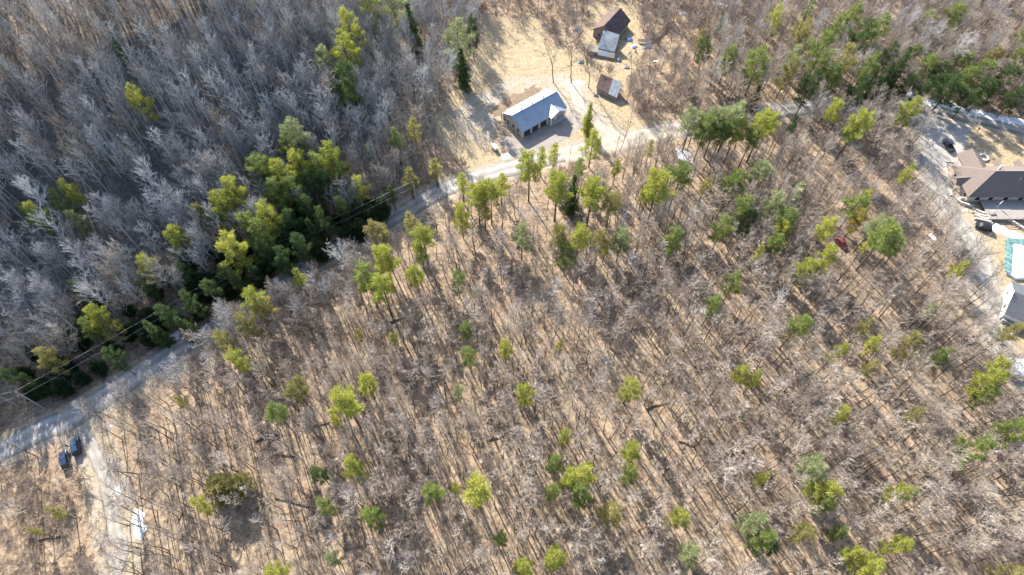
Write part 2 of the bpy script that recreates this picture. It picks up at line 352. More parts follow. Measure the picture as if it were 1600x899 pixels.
SNOWS = [((176, 752), (186, 750), (191, 765), (186, 775), (185, 790), (178, 792), (178, 775)), ((207, 800), (217, 796), (228, 808), (229, 830), (222, 845), (210, 845), (208, 825)), ((209, 752), (213, 757), (212, 785), (207, 785)), ((166, 660), (178, 658), (176, 670), (167, 672)), ((195, 893), (215, 888), (225, 899), (195, 899)),
         ((263, 520), (280, 517), (284, 533), (266, 536)), ((337, 476), (352, 473), (362, 482), (350, 490), (338, 490)), ((366, 462), (372, 460), (375, 476), (369, 476)), ((482, 392), (493, 391), (495, 402), (485, 404)),
         ((1412, 140), (1425, 138), (1432, 152), (1448, 152), (1466, 160), (1450, 164), (1422, 155)), ((1440, 160), (1490, 163), (1515, 168), (1545, 176), (1570, 181), (1605, 187), (1605, 199), (1560, 192), (1520, 182), (1480, 172), (1444, 166)),
         ((1498, 327), (1512, 326), (1516, 332), (1504, 333)), ((1558, 331), (1578, 331), (1576, 337), (1566, 337)), ((1446, 362), (1460, 368), (1466, 378), (1455, 374)), ((1544, 349), (1560, 351), (1585, 361), (1612, 375), (1612, 384), (1575, 371), (1552, 362)),
         ((782, 243), (795, 239), (801, 248), (788, 252)), ((886, 132), (905, 126), (918, 127), (912, 133), (892, 136)), ((1060, 18), (1068, 16), (1075, 22), (1064, 26)), ((1018, 95), (1026, 93), (1028, 98), (1020, 99)), ((1112, 1), (1140, 8), (1136, 14), (1115, 6))]
for i, P in enumerate(SNOWS):
    patch('snow', [at(*p) for p in P], .10, M['snow'], kind='stuff', thick=.18, jag=.45, seed=40+i, cell=.8)

# ------------------------------------------------------------------ trees
def rv(n, rg): 
    v = rg.normal(size=(n, 3)); return v/np.linalg.norm(v, axis=1, keepdims=True)
def unit(v): return v/(np.linalg.norm(v)+1e-9)
class TB:
    """limbs as thin prisms, needles as slim triangles"""
    def __init__(s): s.v = []; s.f = []
    def limb(s, pts, radii, n=3, tip=True):
        b = len(s.v); P = [np.asarray(p, float) for p in pts]; m = len(P); last = m-1 if tip else m
        for i in range(last):
            d = unit(P[min(i+1, m-1)]-P[max(i-1, 0)]); a = np.cross(d, (0, 0, 1.) if abs(d[2]) < .9 else (1., 0, 0)); a = unit(a); c = np.cross(d, a)
            for k in range(n):
                t = 6.2832*k/n; s.v.append(P[i]+radii[i]*(a*math.cos(t)+c*math.sin(t)))
        for i in range(last-1):
            for k in range(n): s.f.append((b+i*n+k, b+i*n+(k+1) % n, b+(i+1)*n+(k+1) % n, b+(i+1)*n+k))
        if tip:
            s.v.append(P[-1]); e = len(s.v)-1; o = b+(last-1)*n
            for k in range(n): s.f.append((o+k, o+(k+1) % n, e))
    def tufts(s, C, D, L, W, K, rg, spread=.9):
        for p, d in zip(C, D):
            r = rv(K, rg); dirs = d*.75+r*spread; dirs /= np.linalg.norm(dirs, axis=1, keepdims=True)
            side = np.cross(dirs, rv(K, rg)*.75+np.array((0, 0, 1.))); side /= np.linalg.norm(side, axis=1, keepdims=True)
            ln = L*rg.uniform(.6, 1.15, (K, 1)); base = p+r*L*.25
            for j in range(K):
                b = len(s.v); q = base[j]+dirs[j]*ln[j]*.55
                s.v += [base[j], q+side[j]*W, base[j]+dirs[j]*ln[j], q-side[j]*W]; s.f.append((b, b+1, b+2, b+3))
    def mesh(s, name, m): return mesh_of(name, s.v, s.f, m)

def curve(p0, d0, L, n, rg, lift=.0, wig=.15):
    P = [np.asarray(p0, float)]; d = unit(np.asarray(d0, float))
    for i in range(n):
        d = unit(d+rg.normal(size=3)*wig+np.array((0, 0, lift))); P.append(P[-1]+d*L/n)
    return P
def bare_tree(seed, H, W, low=.42, nb=18, style='pole', bark_m=None, twig_m=None):
    rg = np.random.default_rng(seed); T = TB(); C = TB()
    r0 = .0098*H if style != 'big' else .014*H
    sp = curve((0, 0, -.3), (rg.normal()*.04, rg.normal()*.04, 1), H+.3, 9, rg, .06, .028 if style != 'gnarly' else .10)
    rad = [r0*(1-.9*i/9)+.012 for i in range(10)]
    T.limb(sp, rad, 5)
    zs = np.array([p[2] for p in sp])
    for b in range(nb):
        t = low+(1-low)*((b+rg.uniform(.1, .9))/nb)**.85; i = min(int(t*9), 8); fr = t*9-i; p = sp[i]*(1-fr)+sp[i+1]*fr
        az = b*2.4+rg.uniform(-.6, .6); up = .5+1.0*t*rg.uniform(.6, 1.2) if style != 'big' else .35+.8*t
        L = W*.5*rg.uniform(.65, 1.2)*(1.12-.62*((t-low)/(1-low))**1.5)
        d = (math.cos(az), math.sin(az), up)
        br = curve(p, d, L*1.25, 4, rg, .12, .16); rb = max(.034, rad[i]*.6)
        C.limb(br, [rb, rb*.8, rb*.6, rb*.42, .012], 3)
        ns = 6 if style != 'big' else 8
        for q in range(ns):
            u = .25+.75*(q+rg.uniform(0, 1))/ns; k = min(int(u*4), 3); f2 = u*4-k; pp = br[k]*(1-f2)+br[k+1]*f2
            dd = unit(br[k+1]-br[k])+rv(1, rg)[0]*.85+np.array((0, 0, .25)); sb = curve(pp, dd, L*rg.uniform(.28, .5), 2, rg, .1, .2)
            C.limb(sb, [.026, .019, .011], 3)
            for w in range({'pole': 4, 'wide': 6, 'pale': 6, 'big': 7, 'gnarly': 5}[style]):
                g = rg.uniform(.2, 1)*2; kk = min(int(g), 1); p3 = sb[kk]*(1-(g-kk))+sb[kk+1]*(g-kk)
                d3 = unit(sb[kk+1]-sb[kk])+rv(1, rg)[0]*.9+np.array((0, 0, .3)); tw = p3+unit(d3)*rg.uniform(.35, .8)*(L/2.2)**.5
                C.limb([p3, tw], [.016, .008], 3)
    return T.mesh('bare_trunk', bark_m), C.mesh('bare_crown', twig_m)

def conifer(kind, seed):
    """returns trunk mesh, crown mesh, height and crown radius of the unscaled tree"""
    rg = np.random.default_rng(seed); T = TB(); C = TB()
    if kind == 'P':   H, h0, Rm, wh, per = 16., .28, 3.8, 10, 4
    elif kind == 'R': H, h0, Rm, wh, per = 17., .56, 2.9, 8, 5
    elif kind == 'S': H, h0, Rm, wh, per = 14., .06, 2.2, 20, 6
    elif kind == 'C': H, h0, Rm, wh, per = 8., .05, 2.6, 14, 7
    else:             H, h0, Rm, wh, per = 11., .35, 1.6, 9, 4
    lean = rg.normal(size=2)*.02*H; sp = [np.array((lean[0]*t*t, lean[1]*t*t, H*t-.3*(t == 0))) for t in np.linspace(0, 1, 8)]
    T.limb(sp, [.013*H*(1-.93*i/7)+.01 for i in range(8)], 6)
    ax = lambda t: np.array((lean[0]*t*t, lean[1]*t*t, H*t))
    az0 = rg.uniform(0, 6)
    for w in range(wh):
        s = (w+rg.uniform(-.25, .25)+.3)/wh; s = min(max(s, 0), 1); t = h0+(1-h0)*s
        if kind == 'P': env = (1-s**1.7)**.7*(.55+.45*min(1, s*3.5))
        elif kind == 'R': env = (1-(abs(s-.35)/.68)**2.2)
        elif kind == 'S': env = (1-s)**.85
        elif kind == 'C': env = math.sqrt(max(0, 1-(s*1.02-.1)**2))
        else: env = (1-s**1.4)*(.5+.5*min(1, s*3))
        env = max(env, .07)
        for k in range(per):
            if rg.uniform() < (.12 if kind in 'PRY' else .04): continue
            az = az0+w*1.3+k*6.283/per+rg.uniform(-.35, .35); L = Rm*env*rg.uniform(.42, 1.32)
            up = {'P': .12+.5*s, 'R': .15+.6*s, 'S': -.22+.5*s, 'C': .35+.5*s, 'Y': .25+.5*s}[kind]
            br = curve(ax(t), (math.cos(az), math.sin(az), up), L, 3, rg, .1 if kind != 'S' else -.03, .08)
            T.limb(br, [max(.02, .035*L/2), .02, .012, .006], 3)
            nt_ = max(2, int(L/(.46 if kind in 'PR' else .42)))
            st = {'P': .38, 'R': .4, 'S': .12, 'C': .3, 'Y': .25}[kind]
            us = st+(1-st)*(np.arange(nt_)+rg.uniform(0, 1, nt_))/nt_
            pts, dirs = [], []
            for u in us:
                q = min(int(u*3), 2); f = u*3-q; p = br[q]*(1-f)+br[q+1]*f; d = unit(br[q+1]-br[q])
                lat = np.cross(d, (0, 0, 1)); wd_ = L*(.15 if kind in 'PR' else .28)*(1.15-u*.75)
                for sgn in ((0, 1, -1) if L > 1.0 else (0,)):
                    pts.append(p+lat*sgn*wd_*rg.uniform(.5, 1.1)+rg.normal(size=3)*.08); dirs.append(unit(d+lat*sgn*.9+np.array((0, 0, .35 if kind != 'S' else -.1))))
            if kind in 'PR': C.tufts(pts, dirs, .72, .066, 8, rg)
            elif kind == 'S': C.tufts(pts, dirs, .42, .085, 7, rg, .7)
            elif kind == 'C': C.tufts(pts, dirs, .45, .09, 5, rg)
            else: C.tufts(pts, dirs, .48, .075, 7, rg)
    C.tufts([ax(1.)-np.array((0, 0, .3))]*2, [np.array((0, 0, 1.))]*2, .6, .07, 8, rg)
    return T.mesh('conifer_trunk', M['pine_bark']), C.mesh('conifer_crown', TONE['y']), H, Rm, h0
CON = {k: [conifer(k, 100+17*i+ord(k)) for i in range(n)] for k, n in (('P', 7), ('R', 4), ('S', 3), ('C', 3), ('Y', 4))}

# (pixel x, pixel y of the crown's middle, crown radius in pixels, kind, tone)
CONIFERS = [
 (218,159,14,'P','y'),(189,85,8,'Y','d'),(109,298,15,'P','y'),(95,315,16,'P','g'),(57,335,19,'P','y'),(40,333,11,'P','g'),
 (122,345,15,'P','p'),(277,372,22,'P','y'),(232,415,20,'P','y'),(315,335,14,'P','o'),(346,325,22,'P','y'),(366,303,22,'P','y'),(362,387,27,'P','y'),(393,352,21,'P','g'),(398,268,14,'P','g'),
 (575,8,20,'P','g'),(612,8,22,'P','p'),(548,45,19,'P','y'),(540,80,22,'P','y'),(538,128,22,'P','d'),(545,150,15,'P','g'),(645,45,14,'S','d'),
 (714,62,23,'P','p'),(723,106,12,'S','d'),(738,48,12,'P','d'),
 (460,215,22,'P','p'),(450,232,15,'P','g'),(505,95,13,'P','p'),
 (412,265,22,'P','g'),(440,272,21,'P','y'),(470,262,22,'P','y'),(496,262,22,'P','g'),(520,248,22,'P','y'),(507,285,18,'P','d'),(432,302,22,'P','g'),(420,338,24,'P','y'),(410,368,24,'P','g'),(412,392,18,'P','d'),(455,300,20,'P','g'),(483,290,18,'P','d'),(530,275,16,'P','g'),
 (640,280,17,'Y','o'),(560,292,18,'P','y'),(576,240,11,'Y','p'),(646,203,12,'Y','o'),(680,262,15,'Y','o'),(612,303,11,'Y','d'),(619,220,11,'Y','g'),
 (590,358,17,'R','o'),(600,400,22,'R','y'),(572,432,20,'R','g'),(597,447,22,'R','y'),(660,370,20,'R','y'),(648,428,15,'R','y'),(657,395,14,'Y','g'),(720,337,19,'P','y'),(722,288,15,'Y','y'),(746,300,19,'R','y'),(766,298,19,'R','y'),(783,288,16,'Y','y'),(757,330,14,'Y','o'),(715,437,17,'P','g'),(467,435,14,'Y','y'),(640,345,13,'Y','o'),
 (920,184,11,'S','y'),(926,222,20,'P','y'),(828,258,20,'R','y'),(866,240,13,'Y','y'),(846,246,12,'Y','y'),
 (872,287,23,'R','y'),(894,303,15,'S','d'),(926,297,23,'R','y'),(956,313,17,'R','o'),
 (816,370,20,'P','p'),(875,365,16,'R','o'),(905,368,19,'R','y'),(885,396,18,'P','g'),(938,372,14,'R','o'),(972,374,21,'P','p'),(946,388,9,'Y','y'),
 (906,262,13,'Y','g'),(963,262,9,'Y','y'),(1015,233,10,'Y','o'),(1030,286,25,'R','y'),(1064,271,20,'R','g'),(1010,301,12,'R','y'),(1053,376,20,'P','g'),
 (1148,285,20,'P','g'),(1160,325,20,'P','g'),(1168,345,15,'P','d'),(1130,355,18,'P','g'),(1186,270,20,'P','p'),(1102,292,12,'Y','o'),
 (1083,184,20,'R','p'),(1103,198,20,'R','g'),(1122,186,20,'R','p'),(1146,177,22,'R','p'),(1130,202,18,'R','g'),(1152,202,16,'R','y'),(1196,190,22,'R','y'),(1176,212,15,'R','g'),
 (1093,62,9,'Y','o'),(1102,76,14,'P','d'),(1138,90,16,'P','g'),(1127,38,7,'S','d'),(1185,98,24,'P','g'),(1180,154,9,'S','d'),(1205,190,13,'R','g'),
 (1212,28,14,'P','y'),(1240,52,10,'Y','o'),(1282,84,27,'P','g'),(1262,18,13,'Y','p'),(1330,26,18,'P','g'),(1345,56,20,'P','d'),(1371,45,18,'P','g'),(1320,96,20,'P','o'),(1400,113,15,'S','d'),(1450,100,18,'P','g'),(1446,32,16,'P','p'),(1490,26,20,'P','g'),(1486,135,24,'P','d'),(1533,110,20,'P','g'),(1570,122,22,'P','d'),(1590,95,20,'P','g'),(1540,142,19,'P','d'),(1585,152,18,'P','d'),(1420,130,15,'P','d'),(1360,105,16,'P','g'),(1385,88,15,'P','d'),(1512,122,16,'P','g'),(1255,55,16,'P','o'),(1460,132,14,'P','d'),
 (1305,170,14,'R','y'),(1346,190,21,'R','y'),(1334,205,13,'R','g'),(1420,171,18,'P','y'),(1237,196,10,'Y','d'),
 (1418,270,11,'Y','y'),(1340,319,21,'P','g'),(1352,310,11,'P','r'),(1342,342,14,'P','r'),(1245,300,12,'Y','p'),(1226,345,20,'P','g'),(1210,318,19,'P','p'),(1222,360,15,'P','y'),(1211,381,16,'P','g'),(1294,355,17,'R','y'),(1386,366,24,'R','g'),(1370,350,15,'R','p'),
 (1258,421,19,'P','y'),(1291,404,18,'P','y'),(1147,442,18,'P','g'),(1186,396,11,'Y','y'),(1498,421,12,'Y','y'),(1352,385,8,'Y','y'),(1400,382,14,'R','g'),
 (155,500,22,'P','y'),(140,512,14,'P','g'),(172,512,15,'P','o'),(75,562,20,'P','o'),(373,563,18,'P','y'),(398,468,22,'P','y'),(415,478,18,'P','o'),(386,507,18,'P','o'),(350,532,15,'P','o'),(284,628,11,'Y','o'),(20,590,17,'P','d'),(290,510,13,'S','d'),(125,455,13,'P','d'),
 (347,762,24,'C','o'),(372,760,22,'C','o'),(312,787,15,'P','y'),(52,830,8,'Y','o'),(87,800,11,'Y','o'),
 (460,605,18,'R','o'),(430,643,16,'R','g'),(537,626,25,'R','y'),(572,598,16,'R','y'),(524,655,10,'Y','y'),(615,531,10,'Y','y'),(733,556,15,'P','g'),(790,544,13,'P','y'),(728,515,12,'P','g'),(563,525,11,'Y','o'),(716,611,11,'P','p'),
 (555,730,21,'P','y'),(498,740,16,'P','d'),(510,790,16,'P','g'),(580,808,19,'P','g'),(676,770,18,'R','g'),(745,766,24,'R','y'),(712,762,10,'Y','y'),(432,897,20,'P','y'),(519,872,13,'P','p'),(783,842,14,'P','g'),
 (820,615,19,'P','y'),(985,605,19,'P','y'),(1115,476,15,'P','g'),(1159,583,14,'P','y'),(1180,592,13,'P','y'),(1164,648,7,'S','d'),
 (882,683,12,'P','y'),(866,722,16,'P','g'),(910,742,26,'P','y'),(908,772,22,'P','g'),(890,750,18,'P','y'),(862,766,15,'P','g'),(985,710,20,'P','y'),(985,740,15,'P','g'),(955,800,21,'P','o'),(1062,808,18,'P','y'),(1078,866,20,'P','p'),(818,889,19,'P','y'),(869,872,21,'P','y'),(1178,815,22,'P','p'),(1190,845,22,'P','g'),(1192,748,12,'Y','y'),(876,540,10,'Y','o'),
 (1245,512,22,'P','g'),(1310,550,13,'P','y'),(1350,512,13,'Y','o'),(1362,538,14,'P','y'),(1356,575,13,'P','o'),(1422,541,21,'P','o'),(1470,558,14,'P','g'),(1577,520,16,'P','o'),(1543,598,22,'P','y'),(1556,578,20,'P','y'),(1540,620,14,'P','g'),(1449,487,12,'Y','p'),(1520,706,27,'P','g'),(1585,675,26,'P','g'),(1313,650,15,'P','y'),(1427,652,14,'P','o'),
 (1270,736,24,'P','p'),(1290,768,24,'P','y'),(1283,790,15,'P','g'),(1254,831,19,'P','o'),(1311,833,12,'P','g'),(1402,770,17,'P','y'),(1421,772,11,'P','p'),(1403,851,19,'P','y'),(1360,886,23,'P','y'),(1333,865,15,'P','y'),(1206,858,11,'P','d'),(1580,895,18,'P','o'),(1270,722,14,'P','p'),
 (178,560,15,'P','d'),(243,520,14,'S','d'),(262,492,17,'P','d'),(300,472,17,'P','d'),(330,452,16,'P','d'),(352,430,16,'P','d'),(292,425,15,'P','d'),(440,405,17,'P','d'),(470,385,17,'P','d'),(492,365,14,'S','d'),(505,345,17,'P','d'),(535,325,15,'P','d'),(372,440,15,'S','d'),(232,450,14,'P','d'),(455,345,18,'P','d'),(478,325,17,'P','d'),(450,372,15,'S','d'),(395,425,14,'P','d'),(560,330,12,'S','d'),
 (1268,132,17,'P','d'),(1300,122,16,'P','g'),(1340,140,15,'P','d'),(1375,132,15,'S','d'),(1440,142,13,'P','d'),(1232,112,15,'P','o'),(1598,60,17,'P','g'),(1512,155,15,'P','d'),(1472,112,16,'P','d'),(1505,95,15,'P','g'),(1550,90,15,'P','o'),(1425,85,14,'P','g'),(1300,50,15,'P','g'),(1240,90,14,'P','p')]
for i in range(74):      # low evergreens added on the far bank, their blackish tone deepening its shade
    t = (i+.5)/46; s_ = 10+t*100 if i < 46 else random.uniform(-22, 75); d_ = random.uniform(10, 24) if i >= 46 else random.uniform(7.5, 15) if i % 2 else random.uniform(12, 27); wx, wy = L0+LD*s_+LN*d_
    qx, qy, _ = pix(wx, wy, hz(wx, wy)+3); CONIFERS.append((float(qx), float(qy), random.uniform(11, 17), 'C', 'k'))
# named spots used to describe where each conifer stands
SPOTS = [((20,640),'on the bank at the left edge'),((25,770),'in the scrub below the road at the left edge'),((25,870),'in the scrub at the bottom left corner'),((120,880),'in the scrub just left of the gravel track'),((200,840),'beside the snow strips along the track'),((40,400),'on the lower hillside at the left edge'),((180,270),'midway up the shaded hillside'),((320,230),'on the hillside above the dense pine stand'),((430,130),'high on the hillside left of the conifers'),((300,110),'below the crest of the shaded hillside'),((1490,790),'in leaning poles below the right edge pine'),((1480,885),'on the bottom edge near the right corner'),((1120,740),'in open wood right of the big pine clump'),((640,690),'among long shadows left of centre'),((300,840),'in the wood below the bushy cedars'),((250,690),'in the wood edge beside the gravel track'),((620,850),'on the bottom edge left of centre'),((1030,480),'in the bare wood right of centre thicket'),((1400,230),'inside the bend of the house driveway'),((1400,470),'in thin wood below the driveway bend'),((1040,140),'in thick brush beside the old barn fence'),
 ((110,610),'on the bank nearest the left utility pole'),((185,565),'on the bank across from the parked cars'),((245,520),'on the bank by the first roadside snow'),((320,465),'on the bank by the middle roadside snow'),((400,425),'on the shaded bank below the utility pole'),((470,385),'on the bank by the upper roadside snow'),((535,345),'on the shaded bank at the sunny road bend'),
 ((80,320),'on the shaded hillside, far left'),((205,120),'in the sunny wood at the upper left corner'),((255,395),'on the hillside left of the dense pine stand'),((355,330),'at the left end of the dense pine stand'),((385,375),'at the foot of the dense pine stand'),((475,275),'in the dense pine stand above the road'),((420,300),'in the left half of the dense pine stand'),
 ((543,95),'in the column of conifers climbing the hillside'),((605,20),'at the top edge above the hillside'),((720,75),'at the edge of the garage clearing'),((455,222),'in grey trees behind the dense pine stand'),((505,95),'among grey bare trees high on the hillside'),((595,270),'between the dense pine stand and the clearing'),((655,230),'in bare trees beside the clearing'),
 ((595,410),'in the clump at the sunny road bend'),((655,390),'in the wood just below the road bend'),((740,310),'in the row below the sandy clearing'),((715,437),'among brown poles in the upper middle of the wood'),((440,460),'on the road edge below the utility pole'),((400,480),'in the roadside clump below the utility pole'),((360,545),'where the road leaves the shade'),
 ((923,205),'beside the drive to the garage'),((845,250),'at the roadside in front of the garage'),((905,292),'in the pine row below the garage'),((825,370),'in the thicket nearest the garage'),((890,380),'in the thicket at the middle of the wood'),((960,378),'at the east end of the thicket in mid wood'),((960,255),'beside the straight road past the garage'),((1035,282),'just below the grey tarp shelter'),((1053,376),'in the open wood below the grey tarp shelter'),
 ((1150,315),'in the clump below the roadside pine row'),((1120,190),'in the tall roadside pine row'),((1185,205),'at the east end of the roadside pine row'),((1105,65),'in the brush east of the old barn'),((1170,95),'in brown trees north of the roadside pine row'),((1180,154),'across the road from the pine row'),((1235,40),'in brown trees at the top right'),((1310,80),'in the evergreen belt across the road'),((1375,80),'in the evergreen belt near the leaning pole'),((1470,60),'in bare trees behind the evergreen belt'),((1490,130),'in the dark evergreens behind the roadside snow'),((1575,120),'in dark evergreens at the upper right edge'),
 ((1330,185),'in the bare wood beside the junction'),((1420,171),'at the corner of the house driveway'),((1418,270),'in brown wood beside the house driveway'),((1340,330),'above the dark red wreck in the wood'),((1220,350),'in the clump left of the dark red wreck'),((1385,365),'right of the dark red wreck in the wood'),((1275,412),'below the dark red wreck in the wood'),((1165,420),'in the open wood left of the wreck'),((1498,421),'at the edge of the driveway by the dark car'),
 ((150,505),'above the wires in the left-hand shade'),((50,575),'in deep shade beside the left utility pole'),((290,510),'in the ditch beside the shaded road'),((284,628),'at the wood edge near the two parked cars'),((345,770),'near the snow-streaked gravel track'),((70,815),'in the scrub beside the parked cars'),
 ((450,625),'in the open wood at the left'),((545,620),'in the open wood left of centre'),((600,528),'among brown poles below the road clump'),((735,540),'in the heart of the bare wood'),((730,560),'in the middle of the bare wood'),((535,770),'in the lower left of the bare wood'),((710,767),'among long trunk shadows at the lower middle'),((480,885),'at the bottom edge, left of centre'),((783,842),'near the bottom edge in mid wood'),
 ((820,615),'in the centre of the wood'),((985,605),'in the wood right of centre'),((1130,476),'in open wood below the wreck clearing'),((1170,600),'in bright open wood on the right'),((890,735),'in the big pine clump below centre'),((985,725),'right of the big pine clump below centre'),((955,800),'just below the big pine clump'),((1068,835),'near the bottom edge right of centre'),((845,880),'on the bottom edge below the pine clump'),((1190,820),'in the lower right pine clump'),((876,540),'in grey thicket at centre'),
 ((1245,512),'in the wood below the wreck'),((1345,545),'in the wood left of the white-walled garage'),((1450,545),'in the wood near the white-walled garage'),((1577,520),'in front of the white-walled garage'),((1550,600),'beside the small white-roofed shed'),((1550,690),'at the right edge below the white-roofed shed'),((1313,650),'in thin wood on the right'),((1427,652),'in leaning bare poles on the right'),((1280,760),'in the pine pair at the lower right'),((1285,835),'below the pine pair at the lower right'),((1408,770),'in leaning bare poles at the lower right'),((1385,870),'on the bottom edge at the lower right'),((1580,895),'in the bottom right corner')]
KIND = {'P': ('white_pine', 'white pine'), 'R': ('tall_pine', 'tall pine'), 'S': ('spruce', 'pointed spruce'), 'C': ('cedar', 'bushy cedar'), 'Y': ('young_pine', 'slim young pine')}
def place_conifers():
    near = [min((i for i in range(len(SPOTS)) if (' bank ' in SPOTS[i][1]) == (c[4] == 'k')), key=lambda i: (SPOTS[i][0][0]-c[0])**2+(SPOTS[i][0][1]-c[1])**2) for c in CONIFERS]
    words_n = ['', 'first', 'second', 'third', 'fourth', 'fifth', 'sixth', 'seventh', 'eighth', 'ninth', 'tenth', 'eleventh', 'twelfth', 'thirteenth', 'fourteenth']
    out = []
    for i, c in enumerate(CONIFERS):
        x, y, r, k, tone = c; mates = [j for j in range(len(CONIFERS)) if near[j] == near[i] and CONIFERS[j][3] == k and CONIFERS[j][4] == tone]
        spot = SPOTS[near[i]][1]; what = f'{WORD[tone]} {KIND[k][1]}'
        if len(mates) == 1 or len(mates) > 14: lab = f'{what} {spot}'
        else:
            rs = sorted(CONIFERS[j][2] for j in mates)
            if len(mates) == 2 and rs[0] < rs[1]-1: lab = f"{'larger' if r == rs[1] else 'smaller'} {what} {spot}"
            elif r == rs[-1] and rs[-2] < r: lab = f'widest {what} {spot}'
            elif r == rs[0] and rs[1] > r: lab = f'smallest {what} {spot}'
            else:
                left = sorted(mates, key=lambda j: CONIFERS[j][0]); lab = f'{words_n[left.index(i)+1]} {what} from the left {spot}'
        if len(lab.split()) > 16: print('LONG', lab)
        v = CON[k][(i*5+int(x)) % len(CON[k])]; tm, cm, H0, R0, h0 = v
        hh = {'P': 15.5, 'R': 17, 'S': 13, 'C': 7.5, 'Y': 10}[k]
        _, _, zc = pix(*at(x, y, 8), 8)
        rad = r*zc/FPX*(1.12 if 300 < x < 560 and 230 < y < 420 else 1.2 if x < 760 and y < 240 else .95 if k == 'R' else 1.06 if k == 'P' and y > 500 else 1.15 if x > 1080 and y < 440 else 1.05); stand = 300 < x < 560 and 230 < y < 420; Ht = hh*min(1.3, max(.5, .55+.45*rad/R0))*(1.15 if stand else 1.22 if x < 760 and y < 240 else 1.15 if 1190 < x < 1400 and y < 165 else .8 if x > 1400 and y < 165 else 1.1 if y > 450 else 1)
        if k == 'S': Ht = rad*5.2
        if k == 'C': Ht = rad*(2.0 if tone == 'o' else 2.7)
        mid = Ht*(h0+1)/2*(1.06 if k in 'PR' else 1.0)
        gx, gy = at(x, y, mid)
        out.append((gx, gy))
        t = empty(KIND[k][0], (gx, gy, hz(gx, gy)-.05), random.uniform(0, 6.28)); sc = (rad/R0, rad/R0, Ht/H0)
        tag(t, lab, 'pine tree' if k in 'PRY' else 'spruce tree' if k == 'S' else 'cedar tree', 'evergreen trees in the wood')
        link('trunk', tm, t, scale=sc); o = link('crown', cm, t, scale=sc)
        o.material_slots[0].link = 'OBJECT'; o.material_slots[0].material = TONE[tone]
    return out
CONPOS = place_conifers()

# bare trees: variants shared by every copy
VAR = {'pole': [bare_tree(200+i, 12.5+.5*(i % 4), 2.9+.35*(i % 3), .52, 14, 'pole', M['bark'], M['twig']) for i in range(8)],
       'wide': [bare_tree(300+i, 13+.6*(i % 3), 5.8+.5*(i % 3), .38, 22, 'wide', M['bark'], M['twig']) for i in range(7)],
       'pale': [bare_tree(400+i, 14.5+.6*(i % 3), 5.2+.6*(i % 3), .40, 22, 'pale', M['pale_bark'], M['grey_twig']) for i in range(7)],
       'white': [bare_tree(500+i, 14, 7.5, .4, 20, 'big', M['pale_bark'], M['white_twig']) for i in range(5)],
       'gnarly': [bare_tree(600+i, 13, 6.5, .35, 15, 'gnarly', M['dark_bark'], M['dark_bark']) for i in range(4)],
       'bush': [bare_tree(700+i, 3.6, 4.4, .08, 20, 'wide', M['brush'], M['brush']) for i in range(5)]}
KW = {'pole': 'slim bare pole tree', 'wide': 'bare broad-crowned tree', 'pale': 'bare grey-barked tree', 'white': 'bare white-limbed tree', 'gnarly': 'dark crooked bare tree', 'bush': 'bare bush'}
PL = {'pole': 'slim bare pole trees', 'wide': 'bare broad-crowned trees', 'pale': 'bare grey-barked trees', 'bush': 'bare bushes'}
def put_bare(kind, i, x, y, scale, rz, label, group, cat='bare tree'):
    tm, cm = VAR[kind][i % len(VAR[kind])]
    t = empty({'bush': 'bare_bush'}.get(kind, 'bare_tree'), (x, y, hz(x, y)-.05), rz); tag(t, label, cat, group)
    link('trunk' if kind != 'bush' else 'stem', tm, t, scale=scale); link('crown' if kind != 'bush' else 'twigs', cm, t, scale=scale)
    return t
SPECIAL = [  # pixel of the crown's middle, crown radius in pixels, kind, label
 (538,398,24,'white','white-limbed bare tree over the road where the shade ends'),(92,462,22,'white','white-limbed bare tree above the wires, nearer the utility pole'),(45,462,24,'white','white-limbed bare tree at the left edge above the wires'),(30,490,16,'white','small white-limbed bare tree lowest at the left edge'),
 (128,447,13,'white','little white-limbed bare tree beside the dark pine above the wires'),(208,458,19,'white','white-crowned bare tree leaning over the wires'),(283,430,17,'white','white-crowned bare tree beside the pines above the wires'),(386,325,14,'white','pale bare tree standing within the dense pine stand'),(517,308,16,'white','pale bare tree in front of the dense pine stand'),(566,150,17,'white','white bare tree beside the conifer column on the hillside'),
 (672,150,13,'white','white birch-like bare tree at the clearing edge'),(350,486,18,'white','white-crowned bare tree beside the roadside snow'),(1212,604,19,'white','bright white bare tree in the open right-hand wood'),(682,632,18,'white','white bare tree among poles at mid left of the wood'),(545,775,17,'white','white bare tree by the pines at lower left'),(985,780,16,'white','white bare tree below the big pine clump'),
 (1210,470,20,'white','white bare tree left of the single pine below the wreck'),(1470,770,22,'white','white leaning bare tree at the lower right edge'),(1280,165,17,'white','white bare tree at the road edge by the junction'),(1500,75,18,'white','white bare tree behind the evergreen belt'),(820,340,16,'white','pale bare tree in the thicket below the garage pines'),(640,870,14,'white','white bare tree at the bottom edge left of centre'),(930,470,18,'white','pale bare tree in the grey thicket at centre'),(870,450,16,'white','pale spreading tree in the centre thicket, left one'),
 (868,85,24,'gnarly','dark crooked bare tree nearest the sandy clearing track'),(897,85,26,'gnarly','dark crooked bare tree in front of the grey roofed shed'),(925,92,20,'gnarly','dark crooked bare tree beside the rusty roofed shed'),(975,205,16,'gnarly','dark bare tree leaning over the straight road'),(157,640,24,'gnarly','dark bare tree leaning over the road near the parked cars'),(130,770,17,'gnarly','dark bare tree in the scrub below the parked cars'),(1545,395,18,'gnarly','dark bare tree beside the driveway below the dark car'),(1555,425,16,'gnarly','dark bare tree next to the white-walled garage'),(1445,225,14,'gnarly','dark bare tree at the driveway edge'),(345,690,18,'gnarly','dark forked bare tree in the lower left wood'),(400,650,17,'gnarly','dark crooked bare tree left of the paired pines'),(1075,560,17,'gnarly','dark bare tree in the thin wood right of centre')]
SPPOS = []
